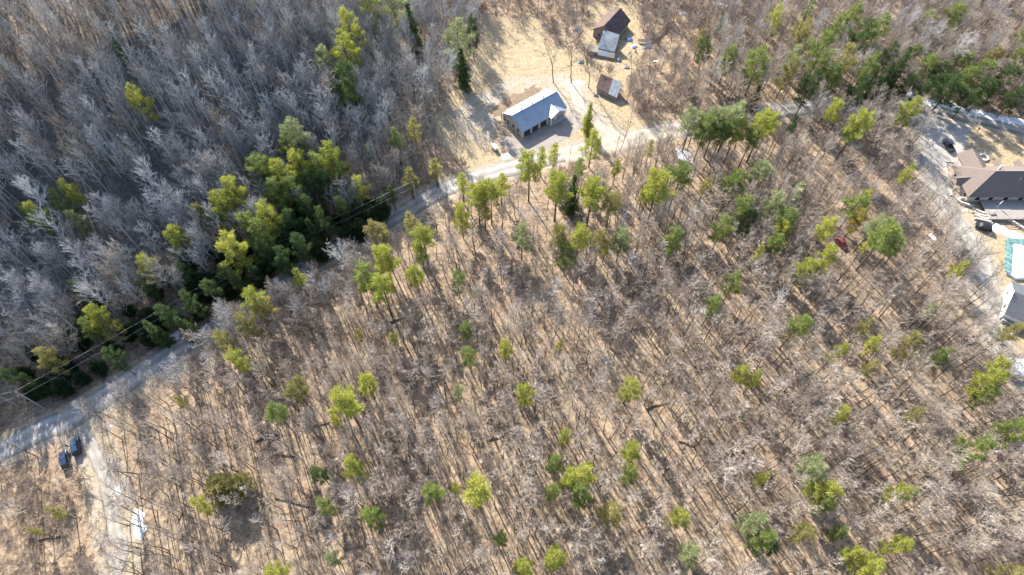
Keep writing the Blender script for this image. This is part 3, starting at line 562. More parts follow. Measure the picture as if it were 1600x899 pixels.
for i, (px, py, r, k, lab) in enumerate(SPECIAL):
    _, _, zc = pix(*at(px, py, 9), 9); rad = r*zc/FPX; s = rad/3.6; sh = min(1.15, max(.75, s))
    x, y = at(px, py, 14*sh*.72); SPPOS.append((x, y))
    put_bare(k, i, x, y, (s, s, sh), random.uniform(0, 6.28), lab, {'white': 'white-limbed bare trees', 'gnarly': 'dark crooked bare trees'}[k])

# zones of woodland: pixel polygon, trees per square metre, kind weights, height scale, where
ZONES = [
 ('yard', YARD, .022, {'bush': .8, 'wide': .2}, (.5, .9), 'in the brush around the old barn'),
 ('clear', CLEAR, 0, {}, (1, 1), ''),
 ('house', HYARD, 0, {}, (1, 1), ''),
 ('corner', CORNER, .085, {'wide': .05, 'bush': .95}, (.6, .95), 'in the scrub beside the gravel track'),
 ('brush', [(985, 0), (1110, 0), (1110, 120), (1060, 185), (985, 190), (975, 150), (985, 118), (1005, 90), (1000, 50), (1000, 5)], .11, {'bush': .7, 'wide': .3}, (.55, .85), 'in the brush east of the old barn'),
 ('backbrush', [(750, -400), (985, -400), (985, 5), (925, 5), (905, 85), (862, 70), (838, 25), (800, 30), (748, 20)], .085, {'bush': .5, 'wide': .5}, (.6, .9), 'in the brush behind the garage clearing'),
 ('roadbrush', [(620, 225), (690, 225), (735, 262), (795, 275), (860, 262), (935, 246), (1068, 214), (1060, 240), (940, 272), (800, 312), (700, 330), (640, 330)], .09, {'bush': .6, 'pole': .4}, (.55, .8), 'in the brush between road and clearing'),
 ('sunny', [(-700, -400), (390, -400), (330, 90), (190, 150), (150, 200), (-700, 205)], .10, {'pole': .4, 'wide': .2, 'pale': .4}, (.9, 1.1), 'in the sunny wood at the upper left'),
 ('hill', [(-700, 205), (150, 200), (190, 150), (330, 90), (390, -400), (760, -400), (748, 20), (752, 70), (735, 110), (705, 150), (672, 190), (620, 225), (560, 340), (400, 440), (240, 540), (0, 680), (-700, 1050)], .088, {'pale': .86, 'wide': .14}, (.85, 1.15), 'on the shaded hillside'),
 ('topright', [(985, -400), (2400, -400), (2400, 180), (1440, 150), (1240, 150), (1075, 180), (1110, 120)], .10, {'wide': .62, 'pale': .22, 'bush': .16}, (.75, 1.0), 'in the brown wood across the road, upper right'),
 ('northeast', [(1065, 205), (1430, 175), (1470, 300), (1545, 470), (1580, 570), (1300, 420), (1150, 330)], .095, {'wide': .62, 'pole': .28, 'bush': .10}, (.7, .95), 'in the brown wood inside the driveway bend'),
 ('roadside', [(130, 640), (300, 530), (460, 430), (640, 330), (650, 400), (560, 480), (420, 545), (330, 600), (200, 690)], .115, {'pale': .35, 'wide': .65}, (.65, .9), 'along the south edge of the shaded road'),
 ('thicket', [(770, 310), (980, 300), (1010, 420), (1060, 560), (900, 600), (800, 560), (740, 420)], .09, {'wide': .38, 'pole': .57, 'pale': .05}, (.75, .95), 'in the grey thicket at the centre of the wood'),
 ('southeast', [(1100, 560), (2400, 420), (2400, 1200), (1080, 1000)], .10, {'pole': .66, 'wide': .34}, (.8, 1.05), 'in the thin wood at the lower right'),
 ('southwest', [(170, 660), (560, 480), (560, 1000), (190, 1000)], .10, {'pole': .7, 'wide': .3}, (.75, 1.0), 'in the open wood at the lower left'),
 ('centre', [(-900, -600), (2600, -600), (2600, 1300), (-900, 1300)], .12, {'pole': .76, 'wide': .24}, (.8, 1.02), 'among straight poles in the middle of the wood')]
BUILD_XY = [(7, 156, 15), (37, 202, 11), (35, 192, 8), (33, 169, 7), (150, 127, 24), (140, 84, 10), (127, 65, 6), (-104, 43.5, 7), (95, 103.5, 4.5), (92, 98, 5), (104, 110, 3), (54, 136.6, 5), (138, 110, 5), (140.5, 142, 6)]
def scatter():
    step = 2.1; xs = np.arange(-300, 301, step); ys = np.arange(-45, 340, step); gx, gy = np.meshgrid(xs, ys); gx = gx.ravel()+RNG.uniform(-1, 1, gx.size)*step*.5; gy = gy.ravel()+RNG.uniform(-1, 1, gy.size)*step*.5
    z = height(gx, gy); px, py, zc = pix(gx, gy, z)
    ok = (px > -330) & (px < 1930) & (py > -210) & (py < 1060)
    ok &= dist_line(ROAD, gx, gy) > 3.9; ok &= dist_line(TRACK, gx, gy) > 2.6; ok &= dist_line(DRIVE, gx, gy) > 5.2; ok &= dist_line(GDRIVE, gx, gy) > 4; ok &= ~inside(TURN, gx, gy)
    WIRES = [(-190, -6)]+[at(a_, b_, 10.2) for a_, b_ in ((25, 613), (405, 393), (645, 285))]; ok &= dist_line(WIRES, gx, gy) > 5.5; ok &= dist_line([(q[0]+3, q[1]-7) for q in WIRES], gx, gy) > 4.5
    for bx, by, br in BUILD_XY: ok &= np.hypot(gx-bx, gy-by) > br
    # lines of sight kept open to the parked cars and the wreck
    gx, gy, px, py, zc = (a[ok] for a in (gx, gy, px, py, zc))
    zone = np.full(gx.shape, -1); 
    for i in range(len(ZONES)-1, -1, -1): zone[inside(ZONES[i][1], px, py)] = i
    dens = np.array([Z[2] for Z in ZONES])[zone]
    # clumps and gaps
    clump = .5+.5*np.sin(gx*.11+2*np.sin(gy*.06))*np.cos(gy*.13+1.7*np.sin(gx*.05)); dens = dens*(.55+.9*clump)
    keep = RNG.uniform(size=gx.shape) < dens*step*step
    for i_, (cx, cy) in enumerate(CONPOS+SPPOS): keep &= np.hypot(gx-cx, gy-cy) > (2.5 if i_ < 285 else 1.2)
    for (qx, qy), c_ in zip(CONPOS, CONIFERS):
        if c_[4] != 'k': keep &= np.hypot(gx-qx*.985, gy-qy+1.6) > 2.3
    out = []
    for x, y, zn, a, b, c in zip(gx[keep], gy[keep], zone[keep], px[keep], py[keep], zc[keep]):
        Z = ZONES[zn]; k = random.choices(list(Z[3]), list(Z[3].values()))[0]; s = random.uniform(*Z[4]); w = s*random.uniform(.85, 1.2)
        if k == 'bush': s = random.uniform(.5, 1.1); w = s*random.uniform(.9, 1.3)
        inf = 0 < a < 1600 and 10 < b < 940
        size = (s*w*(30 if k != 'bush' else 10)*(2 if k in ('wide', 'pale') else 1))/(c*c) if inf else 0
        out.append((size, x, y, zn, k, s, w, a, b))
    out.sort(key=lambda q: -q[0]); return out
def mass(name, kinds, pts):
    """everything past the individually built trees, as one object"""
    src = bpy.data.collections.new(name+'_kinds'); order = []
    for k in kinds:
        for j, (tm, cm) in enumerate(VAR[k]):
            bm = bmesh.new(); bm.from_mesh(tm); n0 = len(bm.faces); bm.from_mesh(cm); bm.faces.ensure_lookup_table()
            for f in bm.faces[n0:]: f.material_index = 1
            me = bpy.data.meshes.new(f'{name}_{k}'); bm.to_mesh(me); bm.free(); me.materials.append(tm.materials[0]); me.materials.append(cm.materials[0])
            o = bpy.data.objects.new(f'{name}_{len(order):03d}', me); src.objects.link(o); order.append(k)
    first = {k: order.index(k) for k in kinds}
    me = bpy.data.meshes.new(name); me.from_pydata([(p[1], p[2], hz(p[1], p[2])-.05) for p in pts], [], [])
    def attr(nm, ty, vals, fld):
        a = me.attributes.new(nm, ty, 'POINT'); a.data.foreach_set(fld, np.asarray(vals, np.int32 if ty == 'INT' else np.float32).ravel())
    attr('which', 'INT', [first[p[4]]+random.randrange(len(VAR[p[4]])) for p in pts], 'value')
    attr('turn', 'FLOAT_VECTOR', [(random.gauss(0, .05), random.gauss(0, .05), random.uniform(0, 6.28)) for p in pts], 'vector')
    attr('size', 'FLOAT_VECTOR', [(p[6], p[6], p[5]) for p in pts], 'vector')
    o = link(name, me)
    g = bpy.data.node_groups.new(name, 'GeometryNodeTree'); g.interface.new_socket('Geometry', in_out='INPUT', socket_type='NodeSocketGeometry'); g.interface.new_socket('Geometry', in_out='OUTPUT', socket_type='NodeSocketGeometry')
    N = g.nodes.new; K = g.links.new
    gi = N('NodeGroupInput'); go = N('NodeGroupOutput'); ip = N('GeometryNodeInstanceOnPoints'); ci = N('GeometryNodeCollectionInfo')
    ci.inputs['Collection'].default_value = src; ci.inputs['Separate Children'].default_value = True; ci.inputs['Reset Children'].default_value = True
    def na(nm, ty): n = N('GeometryNodeInputNamedAttribute'); n.data_type = ty; n.inputs['Name'].default_value = nm; return n.outputs['Attribute']
    K(gi.outputs[0], ip.inputs['Points']); K(ci.outputs[0], ip.inputs['Instance']); ip.inputs['Pick Instance'].default_value = True
    K(na('which', 'INT'), ip.inputs['Instance Index']); K(na('turn', 'FLOAT_VECTOR'), ip.inputs['Rotation']); K(na('size', 'FLOAT_VECTOR'), ip.inputs['Scale'])
    K(ip.outputs[0], go.inputs[0]); md = o.modifiers.new('scatter', 'NODES'); md.node_group = g
    return o
TREES = scatter()
big = [t for t in TREES if t[4] != 'bush'][:264]; chosen = {id(t) for t in big}
bushes = [t for t in TREES if t[4] == 'bush' and t[0] > 0][:120]; chosen |= {id(t) for t in bushes}
for i, (sz, x, y, zn, k, s, w, a, b) in enumerate(big+bushes):
    where = min(SPOTS, key=lambda q: (q[0][0]-a)**2+(q[0][1]-b)**2)[1]
    put_bare(k, i*7+int(x), x, y, (w, w, s), random.uniform(0, 6.28), f'{KW[k]} {where}', f'{PL[k]} {where}', 'bare bush' if k == 'bush' else 'bare tree')
def debris():
    """dead sticks, stumps and stones lying on the wood floor: one uncountable scatter"""
    rg = np.random.default_rng(77); T = TB(); n = 9000
    xs = rg.uniform(-190, 190, n); ys = rg.uniform(5, 240, n); px, py, _ = pix(xs, ys, height(xs, ys))
    ok = (px > -30) & (px < 1630) & (py > -20) & (py < 930) & (dist_line(ROAD, xs, ys) > 4.2) & (dist_line(TRACK, xs, ys) > 2.2) & (dist_line(DRIVE, xs, ys) > 3.5)
    for P in (CLEAR, HYARD): ok &= ~inside(P, px, py)
    for x, y in zip(xs[ok], ys[ok]):
        z = hz(x, y); a = rg.uniform(0, 6.28); L = rg.choice((.6, 1.2, 2.2, 4.0), p=(.3, .4, .22, .08)); r_ = .03+.016*L
        d = np.array((math.cos(a), math.sin(a), rg.uniform(0, .2))); q = np.array((x, y, z+.06))
        T.limb([q-d*L/2, q+rg.normal(size=3)*.06, q+d*L/2], [r_, r_*.8, r_*.4], 4)
    return tag(link('dead_branches', T.mesh('dead_branches', mat('dead_wood', (.16, .125, .10), noise=.5, scale=.4))), 'dead sticks and broken branches littering the floor of the wood', 'branches', kind='stuff')
debris()
rest = [t for t in TREES if id(t) not in chosen]
print('TREES', len(TREES), 'rest', len(rest))
tag(mass('bare_forest', ['pole', 'wide', 'pale', 'bush'], rest), 'mass of leafless grey-brown forest behind and between the nearer trees', 'bare forest', kind='stuff')

#@@OBJECTS@@
# ------------------------------------------------------------------ buildings
RF_BLUE = mat('blue_grey_metal_roof', (.36, .41, .47), rough=.48, metal=.85, noise=.06, scale=.6, spec=.5)
RF_RED = mat('dark_red_brown_roof', (.14, .10, .092), rough=.5, metal=.55, noise=.25, scale=.7)
RF_GREY = mat('pale_grey_metal_roof', (.20, .225, .255), rough=.65, metal=.0, noise=.18, scale=.8)
RF_RUST = mat('rusty_metal_roof', (.085, .045, .04), rough=.7, noise=.35, scale=1.2)
RF_BROWN = mat('brown_shingle_roof', (.165, .13, .112), rough=.8, noise=.12, scale=2.5)
RF_DARK = mat('charcoal_shingle_roof', (.10, .105, .115), rough=.85, noise=.12, scale=2)
SIDING = mat('beige_siding', (.42, .38, .35), noise=.06, scale=1)
STONE = mat('pale_stone', (.50, .46, .40), noise=.25, scale=2.2)
BOARD = mat('weathered_board', (.25, .21, .18), noise=.25, scale=2)
DECK = mat('deck_board', (.30, .27, .25), noise=.12, scale=2)
def prism(x0, x1, y0, y1, ze, zr, z0=0.0):
    """gable-ended body, ridge along x"""
    ym = (y0+y1)/2; m = MB(); V = []
    for x in (x0, x1): V += [(x, y0, z0), (x, y1, z0), (x, y1, ze), (x, ym, zr), (x, y0, ze)]
    m.add(V, [(4, 3, 2, 1, 0), (5, 6, 7, 8, 9), (0, 1, 6, 5), (1, 2, 7, 6), (2, 3, 8, 7), (3, 4, 9, 8), (4, 0, 5, 9)]); return m
def roof_pair(p, L, W, ze, zr, th, matA, matB=None, ribs=0.0, name='roof_panel'):
    """two sloping panels over a body centred on the local origin, ridge along local x; panel on -y then +y"""
    out = []
    for s, mm in ((-1, matA), (1, matB or matA)):
        top = [(-L/2, s*W/2, ze), (L/2, s*W/2, ze), (L/2, s*.004, zr), (-L/2, s*.004, zr)]
        if s > 0: top = top[::-1]
        o = MB().slab(top, th).obj(name, mm, p); out.append(o)
        if ribs:
            m = MB(); n = int(L/ribs)
            for i in range(n+1):
                x = -L/2+.03+i*(L-.06)/n; a = Vector((x, s*W/2, ze+.01)); b = Vector((x, s*.05, zr+.01)); u = Vector((.02, 0, 0)); z = Vector((0, 0, .055))
                m.add([a-u, a+u, b+u, b-u, a-u+z, a+u+z, b+u+z, b-u+z], [(4, 5, 6, 7), (0, 1, 5, 4), (1, 2, 6, 5), (2, 3, 7, 6), (3, 0, 4, 7)])
            tag(m.obj('roof_seam', mm, o), kind='stuff')
    return out
def window(p, x, y, z, w, h, ax='x', fr=None):
    """window set in a wall; ax is the axis the wall runs along"""
    fr = fr or M['white']; m = MB(); t = .06
    bx = (lambda a0, a1, c0, c1, d: (m.box(x+a0, y-d, z+c0, x+a1, y+d, z+c1)) if ax == 'x' else m.box(x-d, y+a0, z+c0, x+d, y+a1, z+c1))
    bx(-w/2, -w/2+t, 0, h, .06); bx(w/2-t, w/2, 0, h, .06); bx(-w/2+t, w/2-t, 0, t, .06); bx(-w/2+t, w/2-t, h-t, h, .06)
    o = m.obj('window', fr, p); g = MB()
    if ax == 'x': g.box(x-w/2+t, y-.03, z+t, x+w/2-t, y+.03, z+h-t)
    else: g.box(x-.03, y-w/2+t, z+t, x+.03, y+w/2-t, z+h-t)
    g.obj('pane', M['glass'], o); return o

# garage beside the forecourt
g = empty('garage_building', (7.3, 156.6, hz(7, 156)), R(37.8)); tag(g, 'long garage with blue-grey metal roof, gabled porch and dark bay doors', 'garage')
prism(-9.0, 9.0, -5.1, 5.2, 2.95, 5.65).obj('wall', SIDING, g)
rp = roof_pair(g, 18.9, 11.4, 2.95, 6.0, .14, RF_BLUE, ribs=.45)
MB().box(-9.45, -.16, 5.96, 9.45, .16, 6.04).obj('ridge_cap', RF_BLUE, g)
for x in (-5.2, -.6, 4.0): MB().tube([(x, .35, 5.6), (x, .35, 6.45)], .16, 8).tube([(x, .35, 6.45), (x, .35, 6.53)], .24, 8).obj('roof_vent', M['dark_bark'], g)
for x, w in ((-7.1, 2.7), (-3.7, 2.7), (-.2, 2.7)):
    d = MB()
    for k in range(4): d.box(x-w/2, -5.22, .05+k*.62, x+w/2, -5.12, .05+k*.62+.585)
    dd = d.obj('garage_door', mat('dark_door', (.05, .052, .06), rough=.4), g)
    f = MB().box(x-w/2-.16, -5.30, 0, x-w/2-.01, -5.12, 2.7).box(x+w/2+.01, -5.30, 0, x+w/2+.16, -5.12, 2.7).box(x-w/2-.16, -5.30, 2.72, x+w/2+.16, -5.12, 2.9); f.obj('door_frame', M['white'], dd)
for x in (2.6, 7.6): window(g, x, -5.12, 1.0, 1.1, 1.2)
MB().box(4.5, -5.2, .05, 5.5, -5.11, 2.1).obj('entry_door', M['white'], g)
pr_ = MB(); A = (5, -2.75, 4.36); Bf = (5, -6.7, 4.62); Lf = (1.75, -6.7, 3.03); Rf = (8.25, -6.7, 3.03); Lb = (1.75, -5.55, 3.03+.16); Rb = (8.25, -5.55, 3.19)
MB().slab([Lf, Bf, (5, -2.3, 4.62), (1.75, -5.6, 3.16)], .1).obj('porch_roof', RF_BLUE, g); MB().slab([Bf, Rf, (8.25, -5.6, 3.16), (5.003, -2.3, 4.62)], .1).obj('porch_roof', RF_BLUE, g)
MB().add([(1.95, -6.5, 2.95), (8.05, -6.5, 2.95), (5, -6.5, 4.2), (1.95, -6.4, 2.95), (8.05, -6.4, 2.95), (5, -6.4, 4.2)], [(0, 1, 2), (5, 4, 3), (0, 3, 4, 1), (1, 4, 5, 2), (2, 5, 3, 0)]).obj('porch_gable', SIDING, g)
for x in (2.1, 7.9): MB().box(x-.12, -6.55, 0, x+.12, -6.31, 2.94).obj('porch_post', M['white'], g)
MB().box(1.5, -6.9, 0, 8.6, -5.15, .14).obj('porch_slab', mat('concrete', (.45, .43, .41), noise=.08), g)
for y in (-2.9, -.4): window(g, -9.02, y, 1.0, .8, 1.2, 'y', M['dark_bark'])
for y in (2.2, 4.0): window(g, -9.02, y, .6, 1.2, 1.9, 'y')
for x in (-9.35, 9.35): MB().box(x-.07, 5.35, 0, x+.07, 5.5, 3.0).obj('corner_post', M['dark'], g); MB().box(x-.07, -5.5, 0, x+.07, -5.36, 2.96).obj('corner_post', M['white'], g)

# old barn
b = empty('old_barn', (36.8, 203.0, hz(37, 203)), R(56.6)); tag(b, 'old weathered barn with dark red-brown gable roof behind the yard', 'barn')
prism(-6.1, 6.1, -4.3, 4.0, 3.0, 5.9).obj('wall', BOARD, b)
roof_pair(b, 13.0, 9.8, 2.75, 6.25, .15, RF_RED, RF_RED, ribs=.6)
for y in (-2.2, 1.6): window(b, -6.12, y, 1.0, .9, 1.2, 'y', BOARD)
MB().box(-6.2, -.9, 0, -6.12, .7, 2.3).obj('barn_door', mat('door_board', (.16, .12, .10), noise=.3), b)
# lean-to shed with pale roof in front of the barn
def lean(name, label, corners, zf, zb, mats, wallm, cat='shed'):
    c = sum((Vector(q).to_2d() for q in corners), Vector((0, 0)))/4; p = empty(name, (c.x, c.y, hz(c.x, c.y))); tag(p, label, cat)
    q = [Vector((a[0]-c.x, a[1]-c.y, 0)) for a in corners]     # back-left, back-right, front-right, front-left
    zs = (zb, zb, zf, zf); sh = .93
    m = MB(); lo = [v*sh for v in q]; hi = [Vector((v.x*sh, v.y*sh, z-.13)) for v, z in zip(q, zs)]
    m.add(lo+hi, [(0, 4, 5, 1), (1, 5, 6, 2), (2, 6, 7, 3), (3, 7, 4, 0), (4, 7, 6, 5)]).obj('wall', wallm, p)
    n = len(mats)
    for k, (t0, t1, mm) in enumerate(mats):
        e = .006 if k else 0; L = lambda a, b_, t: a+(b_-a)*t
        T = [L(q[3], q[2], t0)+Vector((0, 0, zf)), L(q[3], q[2], t1-.004)+Vector((0, 0, zf)), L(q[0], q[1], t1-.004)+Vector((0, 0, zb)), L(q[0], q[1], t0)+Vector((0, 0, zb))]
        r_ = MB().slab(T, .1).obj('roof_panel', mm, p); rb = MB()
        for i in range(int((t1-t0)*12)):
            t = t0+(i+.5)/12; a = L(q[3], q[2], t)+Vector((0, 0, zf)); d = L(q[0], q[1], t)+Vector((0, 0, zb)); rb.tube([a, d], .03, 3, False)
        tag(rb.obj('roof_seam', mm, r_), kind='stuff')
    return p, q
S, q = lean('shed', 'weathered shed with pale grey metal roof in front of the old barn', [(33.3, 197.0), (38.9, 193.9), (37.0, 188.3), (31.0, 190.7)], 1.9, 5.0, [(0, 1, RF_GREY)], BOARD)
MB().box(-1.2, -3.6, .02, .0, -3.2, 1.9).obj('shed_door', M['dark'], S)
S2, _ = lean('lean_to', 'low lean-to with narrow pale roof below the grey roofed shed', [(31.2, 189.9), (37.1, 187.6), (36.8, 185.9), (30.8, 188.0)], 1.0, 1.8, [(0, .68, RF_GREY), (.68, 1, BOARD)], BOARD, 'lean-to')
S3, _ = lean('small_shed', 'small shed with half rusty red, half pale grey metal roof', [(30.6, 173.9), (37.4, 169.1), (35.6, 164.2), (28.9, 169.3)], 1.8, 4.1, [(0, .58, RF_RUST), (.58, 1, RF_GREY)], BOARD)
S4, _ = lean('tarp_shelter', 'pale grey tarp shelter alone in the wood below the road', [(52.0, 140.6), (56.2, 138.6), (57.0, 134.4), (52.4, 136.6)], 1.5, 2.3, [(0, 1, mat('grey_tarp', (.55, .57, .62), noise=.2, scale=1.2, rough=.5))], BOARD, 'shelter')
S5, _ = lean('white_roofed_shed', 'small shed with white-blue roof at the right edge of the wood', [(125.6, 67.2), (130.8, 66.4), (130.4, 61.6), (125.2, 63.0)], 2.0, 2.6, [(0, .5, mat('white_roof', (.70, .73, .78), noise=.06, rough=.5)), (.5, 1, mat('pale_blue_roof', (.60, .67, .76), noise=.06, rough=.5))], SIDING)
S6, _ = lean('lean_to', 'brown board lean-to against the left side of the grey roofed shed', [(27.8, 192.6), (31.0, 191.6), (30.6, 188.6), (27.4, 189.4)], 1.5, 1.9, [(0, 1, BOARD)], BOARD, 'lean-to')

# brown-roofed house on the right
hx, hy = 154.0, 125.7; H = empty('hip_roof_house', (hx, hy, hz(hx, hy))); tag(H, 'large house with brown hipped shingle roof and rear deck', 'house')
MB().box(-17, -5.6, 0, 17, 5.6, 3.1).obj('wall', SIDING, H)
E4 = [(-18, -6.3, 3.1), (18, -6.3, 3.1), (18, 6.3, 3.1), (-18, 6.3, 3.1)]; r0, r1 = (-10, 0, 7.6), (10, 0, 7.6)
MB().slab([E4[0], E4[1], r1, r0], .12).obj('roof_slope', RF_BROWN, H); MB().slab([E4[2], E4[3], r0, r1], .12).obj('roof_slope', RF_BROWN, H)
MB().slab([E4[3], E4[0], r0], .12).obj('roof_slope', RF_BROWN, H); MB().slab([E4[1], E4[2], r1], .12).obj('roof_slope', RF_BROWN, H)
MB().tube([r0, r1], .12, 6).obj('ridge_cap', mat('ridge_tile', (.42, .36, .32)), H)
def wing(x0, x1, y0, y1, ze, zr, name='wing'):
    """gabled wing, ridge along y"""
    xm = (x0+x1)/2; m = MB(); V = []
    for y in (y0+.4, y1-.4): V += [(x0+.5, y, 0), (x1-.5, y, 0), (x1-.5, y, ze-.15), (xm, y, zr-.25), (x0+.5, y, ze-.15)]
    w = m.add(V, [(0, 1, 2, 3, 4), (9, 8, 7, 6, 5), (0, 5, 6, 1), (1, 6, 7, 2), (2, 7, 8, 3), (3, 8, 9, 4), (4, 9, 5, 0)]).obj(name, SIDING, H)
    MB().slab([(x0, y0, ze), (xm-.004, y0, zr), (xm-.004, y1, zr), (x0, y1, ze)], .12).obj('roof_slope', RF_BROWN, H)
    MB().slab([(xm+.004, y0, zr), (x1, y0, ze), (x1, y1, ze), (xm+.004, y1, zr)], .12).obj('roof_slope', RF_BROWN, H)
    return w
wing(-14.5, -7.3, 2.0, 11.5, 3.15, 5.3); wing(-4.6, -2.4, 3.0, 8.0, 3.1, 4.5, 'dormer'); wing(1.6, 3.8, 3.0, 8.0, 3.1, 4.5, 'dormer')
# west entry gable, ridge along x
MB().slab([(-19.6, -1.6, 3.0), (-12, -1.6, 3.0), (-12, .2, 4.9), (-19.6, .2, 4.3)], .1).obj('entry_roof', RF_BROWN, H); MB().slab([(-12, 2.0, 3.0), (-19.6, 2.0, 3.0), (-19.6, .208, 4.3), (-12, .208, 4.9)], .1).obj('entry_roof', RF_BROWN, H)
for y in (-1.4, 1.8): MB().tube([(-19.3, y, 0), (-19.3, y, 2.95)], .16, 8).obj('porch_column', M['white'], H)
MB().box(-8.0, 1.5, 6.3, -7.4, 2.1, 8.0).obj('chimney', STONE, H)
MB().tube([(-3, -2.2, 6.0), (-3, -2.2, 6.9)], .12, 8).obj('vent_pipe', M['steel'], H)
for x in (-14, -10, -5.5, -1, 3.5, 8): window(H, x, -5.62, .9, 1.6, 1.4)
for y in (-4, 3.6): window(H, -17.02, y, .9, 1.3, 1.4, 'y')
dk = MB()
for i in range(26): dk.box(-13+i*.95, -13.0, 1.0, -13+i*.95+.9, -5.64, 1.06)
D = dk.obj('deck_floor', DECK, H); tag(D, kind='stuff')
rl = MB()
for i in range(14): rl.box(-13+i*1.9-.05, -13.0, 1.06, -13+i*1.9+.05, -12.9, 2.05)
rl.box(-13.1, -13.03, 2.05, 11.8, -12.87, 2.12).box(-13.1, -12.99, 1.5, 11.8, -12.91, 1.55); rl.obj('deck_railing', M['wood_post'], H)
MB().box(-13, -12.8, 0, 11.6, -12.7, .98).obj('deck_skirt', BOARD, H)
st = MB()
for k in range(5): st.box(-15.3, -13.0-k*.34, 1.0-(k+1)*.19, -13.1, -12.67-k*.34, 1.0-k*.19)
st.obj('deck_stair', DECK, H)
# things standing on and about the deck
o = MB().tube([(0, 0, 0), (0, 0, 2.9)], [.03, .03], 6).tube([(0, 0, 1.0), (0, 0, 1.6), (0, 0, 2.9)], [.10, .22, .03], 8).tube([(0, 0, 0), (0, 0, .12)], .35, 10).obj('patio_umbrella', mat('cream_canvas', (.62, .58, .52)), None, loc=(145.2, 117.4, hz(145, 117)+1.06)); tag(o, 'closed cream patio umbrella standing on the deck of the brown-roofed house', 'umbrella')
t = empty('hot_tub', (155.5, 114.6, hz(155, 114)+1.06)); tag(t, 'square hot tub with pale grey cover on the deck', 'hot tub'); MB().box(-1.15, -1.1, 0, 1.15, 1.1, .8).obj('tub', BOARD, t, bevel=.06); MB().box(-1.2, -1.15, .81, 1.2, 1.15, .93).obj('cover', mat('tub_cover', (.55, .54, .52)), t, bevel=.03)
t = empty('patio_table', (142.3, 115.2, hz(142, 115)+1.06)); tag(t, 'low pale patio table on the shaded deck', 'table'); MB().box(-.9, -.45, .68, .9, .45, .74).obj('table_top', M['wood_post'], t)
for sx in (-1, 1):
    for sy in (-1, 1): MB().box(sx*.8-.04, sy*.36-.04, 0, sx*.8+.04, sy*.36+.04, .68).obj('leg', M['wood_post'], t)
# planter ring
x, y = at(1536, 247); p = empty('round_planter', (x, y, hz(x, y))); tag(p, 'round stone-rimmed planter at the front of the brown-roofed house', 'planter'); m = MB()
for k in range(14):
    a = 2*math.pi*k/14; c_, s_ = math.cos(a), math.sin(a); m.box(-.22, -.27, 0, .22, .27, .55+random.uniform(-.04, .06), Matrix.Translation((1.25*c_, 1.25*s_, 0)) @ Matrix.Rotation(a, 4, 'Z'))
tag(m.obj('stone', M['white'], p), kind='stuff'); MB().tube([(0, 0, 0), (0, 0, .42)], 1.04, 14).obj('soil', M['log'], p)

def stone_wall(label, line, h, w, seed, name='stone_wall', mm=None):
    rg = random.Random(seed); P = smooth_line(line, 6); root = empty(name, (P[0][0], P[0][1], hz(*P[0]))); tag(root, label, 'stone wall'); m = MB(); base = Vector((P[0][0], P[0][1], hz(*P[0])))
    D_ = [0]
    for a, b in zip(P[:-1], P[1:]): D_.append(D_[-1]+math.dist(a, b))
    for tier in range(max(1, round(h/.45))):
        s = rg.uniform(0, .3)
        while s < D_[-1]:
            L = rg.uniform(.7, 1.25); i = max(j for j in range(len(D_)) if D_[j] <= s); i = min(i, len(P)-2); f = (s-D_[i])/(D_[i+1]-D_[i]+1e-6); a = P[i]; b = P[i+1]
            cx, cy = a[0]+(b[0]-a[0])*f, a[1]+(b[1]-a[1])*f; an = math.atan2(b[1]-a[1], b[0]-a[0])
            Mx = Matrix.Translation((cx-base.x, cy-base.y, hz(cx, cy)-base.z-.05+tier*.45)) @ Matrix.Rotation(an+rg.uniform(-.08, .08), 4, 'Z')
            m.box(-L*.48, -w/2*rg.uniform(.8, 1.1), 0, L*.48, w/2*rg.uniform(.8, 1.1), .44*rg.uniform(.9, 1.05), Mx); s += L
    tag(m.obj('stone', mm or STONE, root, bevel=0), kind='stuff'); return root
W1 = [at(*p) for p in ((1475, 252), (1478, 270), (1482, 290), (1487, 308))]; stone_wall('pale stone border on the driveway side of the narrow lawn', W1, .45, 1.0, 1)
W2 = [at(*p) for p in ((1500, 252), (1505, 272), (1508, 290))]; stone_wall('pale stone border between narrow lawn and brown-roofed house', W2, .45, 1.0, 2)
stone_wall('short stone edging across the top of the narrow lawn', [at(1477, 253), at(1489, 254), at(1499, 253)], .45, .5, 9)
TW = [[(1520, 328), (1530, 333), (1548, 337)], [(1520, 333), (1530, 338), (1548, 341)], [(1522, 338), (1532, 342), (1548, 345)], [(1523, 343), (1534, 346), (1548, 349)]]
for i, (ln, wd_) in enumerate(zip(TW, ('uppermost', 'second', 'third', 'lowest'))): stone_wall(f'{wd_} of four stepped stone terrace walls below the deck', [at(*p) for p in ln], .9, .55, 20+i, 'terrace_wall')
stone_wall('curved stone retaining wall beside the snow patch below the lawn', [at(*p) for p in ((1491, 309), (1498, 317), (1508, 321), (1520, 325))], .9, .6, 31, 'retaining_wall')
stone_wall('low stone edging along the snow bank below the deck', [at(*p) for p in ((1562, 338), (1575, 345), (1590, 354), (1602, 362))], .9, .6, 33, 'retaining_wall')
x, y = at(1502, 311); o = MB().add([(-.9, -.6, 0), (.8, -.7, 0), (1, .5, 0), (-.7, .7, 0), (-.5, -.3, .8), (.45, -.35, .9), (.5, .3, .75), (-.4, .4, .85)], [(3, 2, 1, 0), (4, 5, 6, 7), (0, 1, 5, 4), (1, 2, 6, 5), (2, 3, 7, 6), (3, 0, 4, 7)]).obj('boulder', STONE, None, bevel=.12, loc=(x, y, hz(x, y))); tag(o, 'pale boulder on the lawn tip above the curved retaining wall', 'boulder')

